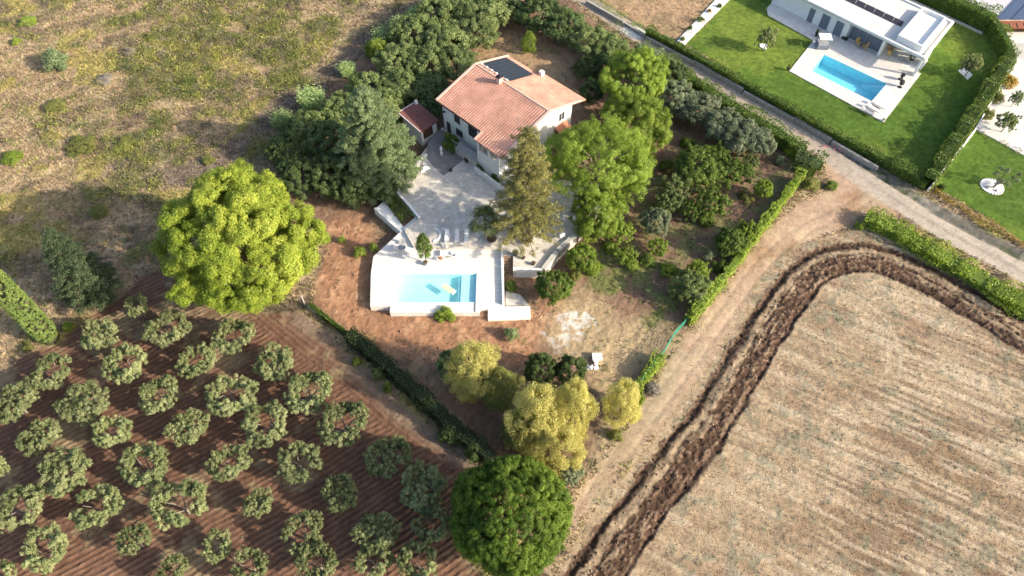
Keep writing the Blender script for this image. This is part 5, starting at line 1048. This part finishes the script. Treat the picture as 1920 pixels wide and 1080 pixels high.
# parasol tops seen under the spreading tree
def parasol(label, px, py, z, r, h, mat=FAB):
    x, y = P(px, py, z + h); t = thing("parasol", label, "parasol", (x, y, z)); m = MB(); m.tube((0, 0, 0), (0, 0, h), .03, n=6); m.obj("pole", METAL, t); m = MB(); n = 8; V = [(0, 0, h + .15)] + [(math.cos(6.283 * i / n) * r, math.sin(6.283 * i / n) * r, h - .35) for i in range(n)] + [(0, 0, h + .11)] + [(math.cos(6.283 * i / n) * r, math.sin(6.283 * i / n) * r, h - .39) for i in range(n)]
    m.add(V, [(0, 1 + i, 1 + (i + 1) % n) for i in range(n)] + [(n + 1, n + 2 + (i + 1) % n, n + 2 + i) for i in range(n)] + [(1 + i, n + 2 + i, n + 2 + (i + 1) % n, 1 + (i + 1) % n) for i in range(n)]); m.obj("canopy", mat, t); m = MB(); m.tube((0, 0, 0), (0, 0, .1), .3, n=12); m.obj("base", CONC, t)
parasol("small white parasol showing through the leaves near the terrace's right corner", 1081, 405, ZT, .55, 1.6)
parasol("white parasol half hidden under the spreading light-green tree", 1135, 352, ZT - 1.3, .9, 2.2)
q = P(1052, 448, ZT); t = thing("barbecue", "small silver barbecue by the terrace retaining wall", "barbecue", (q[0], q[1], ZT), .6); m = MB(); m.box(-.4, .4, -.28, .28, .5, .85); m.obj("firebox", METAL, t, .03); m = MB(); m.tube((-.38, 0, .85), (.38, 0, .85), .26, n=14); m.obj("lid", METAL, t)
for a in (-1, 1):
    for b2 in (-1, 1): m = MB(); m.tube((a * .35, b2 * .22, 0), (a * .35, b2 * .22, .5), .025, n=6); m.obj("leg", BLACK, t)
# rubble pile
def rubble():
    t = thing("rubble_pile", "heap of broken white slabs and a crate beside the dark green trees", "rubble", (*P(1112, 680), 0)); rng = random.Random(4)
    m = MB(); m.box(-.1, 1.05, .0, .95, .5, .62); m.obj("slab", WHITE, t); m = MB(); m.box(.0, .9, .1, .85, 0, .5); m.obj("crate", CONC, t)
    for i in range(7):
        m = MB(); m.box(-.3, .3, -.2, .2, 0, .1); o = m.obj("slab", HWHITE, t); o.location = (-.9 + rng.random() * 1.3, -.9 + rng.random() * 1.1, .05 + .25 * rng.random()); o.rotation_euler = (rng.random() * .7, rng.random() * .6, rng.random() * 3)
rubble()
# boundary pieces
def post(label, px, py, h, r=.09, mat=CONC, name="post"): x, y = P(px, py, 0); m = MB(); m.tube((0, 0, -.2), (0, 0, h), r, r * .8, 8); m.tube((0, 0, h), (0, 0, h + .05), r * 1.2, r * .9, 8); o = m.obj(name, mat); o.location = (x, y, 0); return tag(o, label, "post")
post("pale concrete post at the upper end of the orchard boundary wall", 572, 572, 1.9)
t = thing("net_fence", "green plastic net fence between dry garden and dirt track", "fence"); pts = PL([(1290,602),(1262,632),(1243,665),(1215,700),(1200,722)], 0)
for i, p in enumerate(pts): m = MB(); m.tube((p[0], p[1], -.1), (p[0], p[1], 1.5), .035, n=6); m.obj("post", METAL, t)
m = MB()
for a, b_ in zip(pts[:-1], pts[1:]):
    L = math.hypot(b_[0] - a[0], b_[1] - a[1]); n = int(L / .18)
    for k in range(n): f = k / n; x = a[0] + (b_[0] - a[0]) * f; y = a[1] + (b_[1] - a[1]) * f; m.bar((x, y, .05), (x + .012, y + .012, .05), .02, 1.3)
    for z in np.arange(.1, 1.4, .16): m.bar((*a, z), (*b_, z), .02, .05)
m.obj("netting", NET, t)
wall_line("boundary_wall", "low grey boundary wall beside the ploughed orchard, under the dark hedge", [(578,574),(620,603),(655,630),(730,692),(800,757),(860,812),(925,864)], .3, .25, .25, CONC)
for i, (px, h) in enumerate([([(1100,0),(1170,40)],.9),([(1171,41),(1211,66)],.7),([(1212,68),(1300,115)],.85),([(1301,113),(1394,166)],1.0),([(1395,170),(1490,222)],.85),([(1491,219),(1560,260)],1.0),([(1561,263),(1647,313)],.85)]):
    W = ["first","second","third","fourth","fifth","sixth","seventh"][i]
    hh = h; o = wall_line("road_wall", f"{W} section from the top of the stepped grey stone wall above the road", px, hh * .8, .42, .0, plain("rough_wall_stone", (.33, .31, .285), .95, .3, 2, bscale=5, bstr=.8)); o["group"] = "sections of the stone wall along the road"
wall_line("garden_wall", "thin pale wall behind the tall hedge next to the neighbour lawn", [(1743,352),(1829,243),(1896,126)], .9, .22, .0, WHITE)
wall_line("garden_wall", "grey kerb wall in the shade behind the villa", [(1700,-5),(1843,61)], .3, .35, .0, CONC)
slab("concrete_strip", [(1270,76),(1283,83),(1366,0),(1390,-25),(1365,-25),(1341,0)], -.1, .22, WHITE, "pale concrete planting strip between the dry plot and the villa lawn", "concrete strip")
for i, (px, py) in enumerate([(1349,10),(1330,20),(1314,36),(1295,52),(1280,72)]): plant("bush", "bush", f"{['first','second','third','fourth','fifth'][i]} small plant from the top along the pale concrete strip", "plant", px, py, 5 + (i == 2) * 3, .6, F_RUST if i == 1 else F_HEDGE, "plants on the concrete strip", base_z=.2)
wn_ = thing("wire_fence", "corner mesh fence on white posts behind the villa lawn", "fence"); pts = PL([(1800,0),(1862,36),(1873,70),(1898,108)], 1.2)
for a, b_ in zip(pts[:-1], pts[1:]):
    for k in range(4): f = k / 4; m = MB(); x = a[0] + (b_[0] - a[0]) * f; y = a[1] + (b_[1] - a[1]) * f; m.tube((x, y, 0), (x, y, 2.1), .04, n=6); m.obj("post", FAB, wn_)
    m = MB(); m.bar((*a, 2.02), (*b_, 2.02), .04, .05); m.bar((*a, 1.1), (*b_, 1.1), .03, .03); m.obj("rail", BLACK, wn_)

# ------------------------------------------------------------------ villa
VZ = .12
def villa():
    d = [P(1480,133,VZ), P(1657,229,VZ), P(1727,138,VZ), P(1560,60,VZ), P(1525,75,VZ)]
    q = PL([(1545,102),(1663,157),(1635,190),(1520,132)], VZ)     # pool: back-left, back-right, front-right, front-left
    mb = MB(); top = PL([(1440,22),(1525,75)], VZ)
    mb.prism([d[0], d[1], q[2], q[3]], -.4, VZ); mb.prism([d[1], d[2], q[1], q[2]], -.4, VZ); mb.prism([q[0], q[1], d[2], d[3], P(1525,76,VZ)], -.4, VZ); mb.prism([d[0], q[3], q[0], P(1525,76,VZ)], -.4, VZ)
    mb.prism(PL([(1525,75.4),(1561,59.6),(1700,-40),(1462,-40),(1452,0),(1438,15),(1440,28)], VZ), -.4, VZ - .003); structure(mb.obj("villa_terrace", VD))
    t = thing("swimming_pool", "long blue sunken swimming pool in the white villa terrace", "swimming pool", (q[0][0], q[0][1], 0)); mb = MB(); mb.prism(q, -1.7, -1.6)
    for a, b_ in zip(q, q[1:] + q[:1]):
        c_ = (sum(p[0] for p in q) / 4, sum(p[1] for p in q) / 4); i_ = lambda p: (p[0] + (c_[0] - p[0]) * .012, p[1] + (c_[1] - p[1]) * .012); mb.prism([a, b_, i_(b_), i_(a)], -1.6, VZ - .01)
    mb.obj("basin", BASIN2 if False else plain("villa_liner", (.40, .72, .80), .5, .06, .6, bstr=0), t, world=True)
    cx = sum(p[0] for p in q) / 4; cy = sum(p[1] for p in q) / 4; m = bpy.data.meshes.new("water"); m.from_pydata([(p[0] + (cx - p[0]) * .012, p[1] + (cy - p[1]) * .012, -.03) for p in q[::-1]], [], [(0, 1, 2, 3)]); m.materials.append(water_mat("villa_water", (.66, .93, .985))); m.transform(__import__("mathutils").Matrix.Translation((-q[0][0], -q[0][1], 0))); link("water", m, t)
    e = Vector((q[2][0] - q[1][0], q[2][1] - q[1][1], 0)).normalized(); f = Vector((q[0][0] - q[1][0], q[0][1] - q[1][1], 0)).normalized(); o = Vector((q[1][0], q[1][1], 0)) + e * .08 + f * .08
    for k in range(6):
        mb = MB(); a = o + f * (.55 * k); b_ = a + f * .53; c_ = b_ + e * 1.1; g = a + e * 1.1; mb.prism([(v.x, v.y) for v in (a, b_, c_, g)], -1.6, -.22 - .22 * k); mb.obj("pool_step", plain("pool_step_liner", (.55, .78, .86), .5, .05, bstr=0), t, world=True)
    # house
    A0 = P(1511, 0, 3.6); ex = Vector((.675, -.738)); ey = Vector((.645, .764)); H_ = 3.6
    def W(s, u): return (A0[0] + ex.x * s + ey.x * u, A0[1] + ex.y * s + ey.y * u)
    v = thing("villa", "white flat-roofed modern villa with grey sliding doors above the long blue pool", "villa", (A0[0], A0[1], 0)); S1 = 21.6; U1 = 12.6
    def pr(mb, s0, s1, u0, u1, z0, z1): mb.prism([W(s0, u0), W(s1, u0), W(s1, u1), W(s0, u1)], z0, z1)
    m = MB(); pr(m, 8.6, S1, -.2, 5.6, -.3, VZ - .005); pr(m, -6, 8.6, .45, U1 - .3, 0, H_ - .35); pr(m, 8.6, 14.6, 1.6, U1 - .3, 0, H_ - .35); pr(m, 14.6, S1 - .5, 5.4, U1 - .3, 0, H_ - .35); pr(m, 14.6, 14.95, .5, 5.4, 0, H_ - .35); m.obj("wall", WHITE, v, world=True)
    m = MB(); pr(m, -6.3, S1, 0, U1, H_ - .35, H_ - .12); m.obj("roof", plain("membrane_roof", (.60, .575, .545), .9, .08, .35), v, world=True)
    m = MB(); pr(m, -6.3, S1, 0, .35, H_ - .12, H_ + .12); pr(m, -6.3, S1, U1 - .35, U1, H_ - .12, H_ + .12); pr(m, S1 - .35, S1, .35, U1 - .35, H_ - .12, H_ + .12); m.obj("parapet", WHITE, v, world=True)
    m = MB(); pr(m, 16.2, S1 - 1.2, 1.2, U1 - 1.2, H_ - .12, H_ + .35); pr(m, 16.2, 16.5, 1.2, U1 - 1.2, H_ + .35, H_ + .85); pr(m, S1 - 1.5, S1 - 1.2, 1.2, U1 - 1.2, H_ + .35, H_ + .85); pr(m, 16.5, S1 - 1.5, 1.2, 1.5, H_ + .35, H_ + .85); pr(m, 16.5, S1 - 1.5, U1 - 1.5, U1 - 1.2, H_ + .35, H_ + .85); m.obj("raised_roof", WHITE, v, world=True)
    for k in range(12):
        m = MB(); s0 = -5.2 + k * 1.72; a = [W(s0, 5.1), W(s0 + 1.66, 5.1), W(s0 + 1.66, 6.0), W(s0, 6.0)]; V = [(*a[0], H_ - .05), (*a[1], H_ - .05), (*a[2], H_ + .3), (*a[3], H_ + .3)]; V += [(x, y, z + .05) for x, y, z in V]; m.add(V, [(0, 3, 2, 1), (4, 5, 6, 7), (0, 1, 5, 4), (1, 2, 6, 5), (2, 3, 7, 6), (3, 0, 4, 7)]); m.obj("solar_panel", plain("solar_cells", (.06, .055, .07), .35, .15, 4, bstr=0), v, world=True)
    for s0, s1, z1 in ((1.2, 2.2, 2.5), (3.6, 5.1, 2.6), (6.3, 7.7, 2.6)): m = MB(); pr(m, s0, s1, .40, .47, VZ, z1); m.obj("shutter_door", GREYD, v, world=True)
    m = MB(); pr(m, 8.8, 14.5, 1.52, 1.62, VZ, H_ - .4); dr = m.obj("sliding_door", GREYD, v, world=True)
    m = MB(); 
    for k in range(5): s0 = 8.8 + k * 1.4; pr(m, s0, s0 + .08, 1.47, 1.518, VZ, H_ - .42)
    m.obj("frame", METAL, dr, world=True)
    m = MB(); pr(m, S1 - .45, S1 - .1, .1, .45, 0, H_ - .352); m.obj("post", WHITE, v, world=True); m = MB(); pr(m, S1 - .3, S1 - .1, 3.0, 5.3, 0, H_ - .352); m.obj("side_wall", WHITE, v, world=True)
    m = MB(); pr(m, 15.4, 17.6, 5.3, 5.39, VZ, 2.8); m.obj("window", GLASSD, v, world=True)
    return W
W = villa()
def atW(s, u): return W(s, u)
def cubeseat(name, label, cat, x, y, z, rz, sx_, sy, h, base, top, roof=None, group=None):
    t = thing(name, label, cat, (x, y, z), rz, group); m = MB(); m.box(-sx_, sx_, -sy, sy, .05, h * .35); m.obj("base", base, t, .03); m = MB(); m.box(-sx_ * .9, sx_ * .9, -sy * .9, sy * .9, h * .35, h * .5); m.obj("cushion", top, t, .04)
    if roof:
        for a in (-1, 1):
            for b2 in (-1, 1): m = MB(); m.tube((a * sx_ * .93, b2 * sy * .93, 0), (a * sx_ * .93, b2 * sy * .93, h), .035, n=6); m.obj("post", base, t)
        m = MB(); m.box(-sx_ * 1.05, sx_ * 1.05, -sy * 1.05, sy * 1.05, h, h + .12); m.obj("canopy", roof, t, .03); m = MB(); m.box(-sx_ * .93, sx_ * .93, sy * .86, sy * .92, h * .5, h); m.obj("curtain", base, t)
    return t
x, y = P(1540, 88, VZ); cubeseat("daybed", "grey canopy daybed with white top on the villa terrace left of the pool", "daybed", x, y, VZ, R(-5), .95, .85, 1.9, GREYD, GFAB, FAB)
x, y = P(1585, 78, VZ)
chair("terrace_chair", "ochre round chair before the sliding door, left one", 1607, 86, VZ, .3, "ochre chairs at the villa door", YEL, YEL, 1.5); chair("terrace_chair", "ochre round chair before the sliding door, right one", 1619, 92, VZ, -2.4, "ochre chairs at the villa door", YEL, YEL, 1.5)
table("small dark round table between the two ochre chairs", 1613, 90, VZ, .4, .4, 0, GREYD, rnd=True, h=.5)
x, y = P(1583, 74, VZ); cubeseat("planter_box", "dark planter box at the left end of the big sliding door", "planter", x, y, VZ, R(-45), .5, .25, 1.0, BLACK, F_DARK)
pot("black pot on the villa terrace beside the daybed", 1530, 68, VZ, .3, .7, BLACK, F_DARK); pot("black pot with shrub at the far left of the villa terrace", 1483, 17, VZ, .45, .6, BLACK, F_DARK, .9); pot("small dark pot at the left corner of the villa terrace", 1477, 131, VZ, .25, .4, BLACK, F_HEDGE); pot("small pot at the right front corner of the pergola", 1716, 138, VZ, .3, .5, CONC, F_HEDGE); pot("tiny pot at the far corner of the villa terrace", 1656, 226, VZ, .2, .3, CONC)
table("long white dining table under the villa pergola", 1690, 105, VZ, 1.5, .5, R(-43), FAB, FAB)
for i, (px, py, r_, l) in enumerate([(1678,107,2.2,"near left"),(1689,113,2.2,"near middle"),(1700,118,2.2,"near right"),(1686,95,-.9,"far left"),(1697,100,-.9,"far middle")]): chair("dining_chair", f"grey dining chair at the {l} of the long white table", px, py, VZ, r_, "chairs around the villa dining table", GFAB, BLACK)
chair("armchair", "tan armchair at the left end of the pergola near the wall", 1668, 97, VZ, 1.2, "tan lounge seats under the pergola", YEL, WOOD, 1.3); chair("armchair", "tan armchair nearer the pool under the pergola", 1665, 106, VZ, 2.2, "tan lounge seats under the pergola", YEL, WOOD, 1.3)
pot("green plant in pot at the right end of the pergola", 1706, 117, VZ, .35, .5, CONC, F_OAK, .8)
for i, (px, py, l) in enumerate([(1625,212,"leftmost"),(1636,206,"middle"),(1647,200,"rightmost")]): lounger(f"{l} of three sun loungers in the near corner of the villa terrace", px, py, VZ, R(40), "sun loungers at the villa pool", GFAB if i == 0 else FAB, GFAB, 2.2)
def egg(label, px, py, rz):
    x, y = P(px, py, VZ); t = thing("egg_chair", label, "hanging chair", (x, y, VZ), rz, "hanging chairs beside the villa pool"); t.scale = (.72, .72, .72); m = MB(); m.tube((0, .6, 0), (0, .65, 1.7), .035, n=6); m.tube((0, .65, 1.7), (0, .1, 2.0), .035, n=6); m.obj("stand", BLACK, t); m = MB(); m.tube((0, .3, 0), (0, .3, .05), .5, n=16); m.obj("base", BLACK, t)
    me = MB(); me.ball((0, 0, 1.05), .55, 1.25, 14, 9); me.f = [f for f in me.f if sum(me.v[i][1] for i in f) / 4 > -.22]; o = me.obj("basket", plain("dark_wicker", (.07, .06, .055), .8, .3, 8), t); m = MB(); m.box(-.32, .32, -.2, .3, .62, .76); m.obj("cushion", FAB, t, .04)
egg("dark hanging egg chair farther from the villa lawn", 1690, 150, .8); egg("dark hanging egg chair closer to the villa lawn", 1688, 162, 2.4)
slab("stone_slab", [(1797,132),(1806,125),(1824,140),(1815,149)], -.1, .1, WHITE, "square white slab around the right olive tree on the villa lawn", "slab")
def gring(label, px, py, r, z=.03):
    x, y = P(px, py, 0); t = thing("tree_ring", label, "gravel ring", (x, y, 0)); m = MB(); m.tube((0, 0, -.1), (0, 0, .06), r, n=28); m.obj("gravel", plain("white_gravel", (.66, .65, .63), .95, .2, 9, bscale=14, bstr=1.0), t); m = MB()
    for k in range(26): a = 6.283 * k / 26; m.ball((math.cos(a) * r, math.sin(a) * r, .06), .14 * (1 + .3 * math.sin(k * 7)), .7, 6, 4)
    m.obj("edging", WHITE, t)
gring("small white gravel ring under the left olive tree on the villa lawn", 1432, 87, .62); gring("large white stone ring around the clipped tree on the neighbour lawn", 1860, 350, 1.5)
def topiary():
    x, y = P(1862, 352, 0); t = thing("topiary_tree", "cloud-pruned tree with round grey-green pads in a white stone ring", "tree", (x, y, 0)); rng = np.random.RandomState(8); pads = [(.1,1.1,2.6),(1.0,.9,2.3),(-.7,.5,2.4),(1.8,-.1,2.0),(2.6,.6,2.1),(.5,.3,3.0),(.2,-.3,1.6),(2.5,-.2,1.5),(1.2,-.5,1.2)]
    m = MB(); m.tube((0, 0, -.1), (.2, .1, .9), .14, .1, 8)
    for i, p in enumerate(pads):
        m.tube((.2, .1, .8), p, .06, .03, 6, False); cl = shell(rng, 14, .34, .34, .2, 0, -.6, .4, .05, .17); cl = [(c[0] + p[0], c[1] + p[1], c[2] + p[2], c[3]) for c in cl]; link("foliage_pad", foliage("foliage_pad", cl, 60, .05, F_SILVER, 40 + i), t)
    link("trunk", m.mesh("trunk", BARK), t); rocks = MB()
topiary()
for i, (px, py, s_) in enumerate([(1852,352,.28),(1868,358,.22),(1872,345,.25)]):
    x, y = P(px, py, .05); m = MB(); m.ball((0, 0, s_ * .4), s_, .7, 7, 5); o = m.obj("rock", CONC); o.location = (x, y, .05); tag(o, ["dark rock on the left of the white stone ring", "small rock at the front of the white stone ring", "rock at the back right of the white stone ring"][i], "rock")
# neighbour's terrace and building at the right edge
slab("neighbour_paving", [(1829,241),(1850,215),(1897,112),(1873,60),(1920,60),(2010,60),(2010,335),(1920,291)], -.1, .1, plain("pale_gravel", (.60, .58, .55), .9, .08, 3), kind="structure")
m = MB(); t = thing("neighbour_building", "flat grey-roofed building with rooftop solar panels cut by the top right corner", "building"); 
pl = PL([(1797,-2),(1872,38),(2000,38),(2000,-60),(1830,-60)], 1.4); m.prism(pl, 0, 1.4); m.obj("wall", CONC, t, world=True); m = MB(); m.prism(pl, 1.401, 1.5); m.obj("roof", plain("grey_roof", (.50, .49, .50), .8, .08, 1), t, world=True)
for k in range(4):
    m = MB(); a = PL([(1872 + k * 26, 35), (1894 + k * 26, 35), (1936 + k * 26, -10), (1914 + k * 26, -10)], 1.8); m.prism(a, 1.7, 1.78); m.obj("solar_panel", plain("blue_panel", (.07, .10, .17), .25, .1, 2, bstr=0), t, world=True)
m = MB(); m.prism(PL([(1868,52),(1875,37),(2000,37),(2000,54)], 1.3), 1.15, 1.3); m.obj("porch_roof", plain("red_porch", (.28, .10, .06), .7, .25, 2), t, world=True)
for k in range(6): m = MB(); x, y = P(1882 + k * 14, 53, 1.3); m.bar((x, y, 1.302), (x + .3, y + 1.4, 1.302), .1, .08); m.obj("rafter", WOOD, t)
slab("paved_patch", [(1898,80),(1975,85),(1975,120),(1905,108)], .09, .115, CONC, kind="structure")
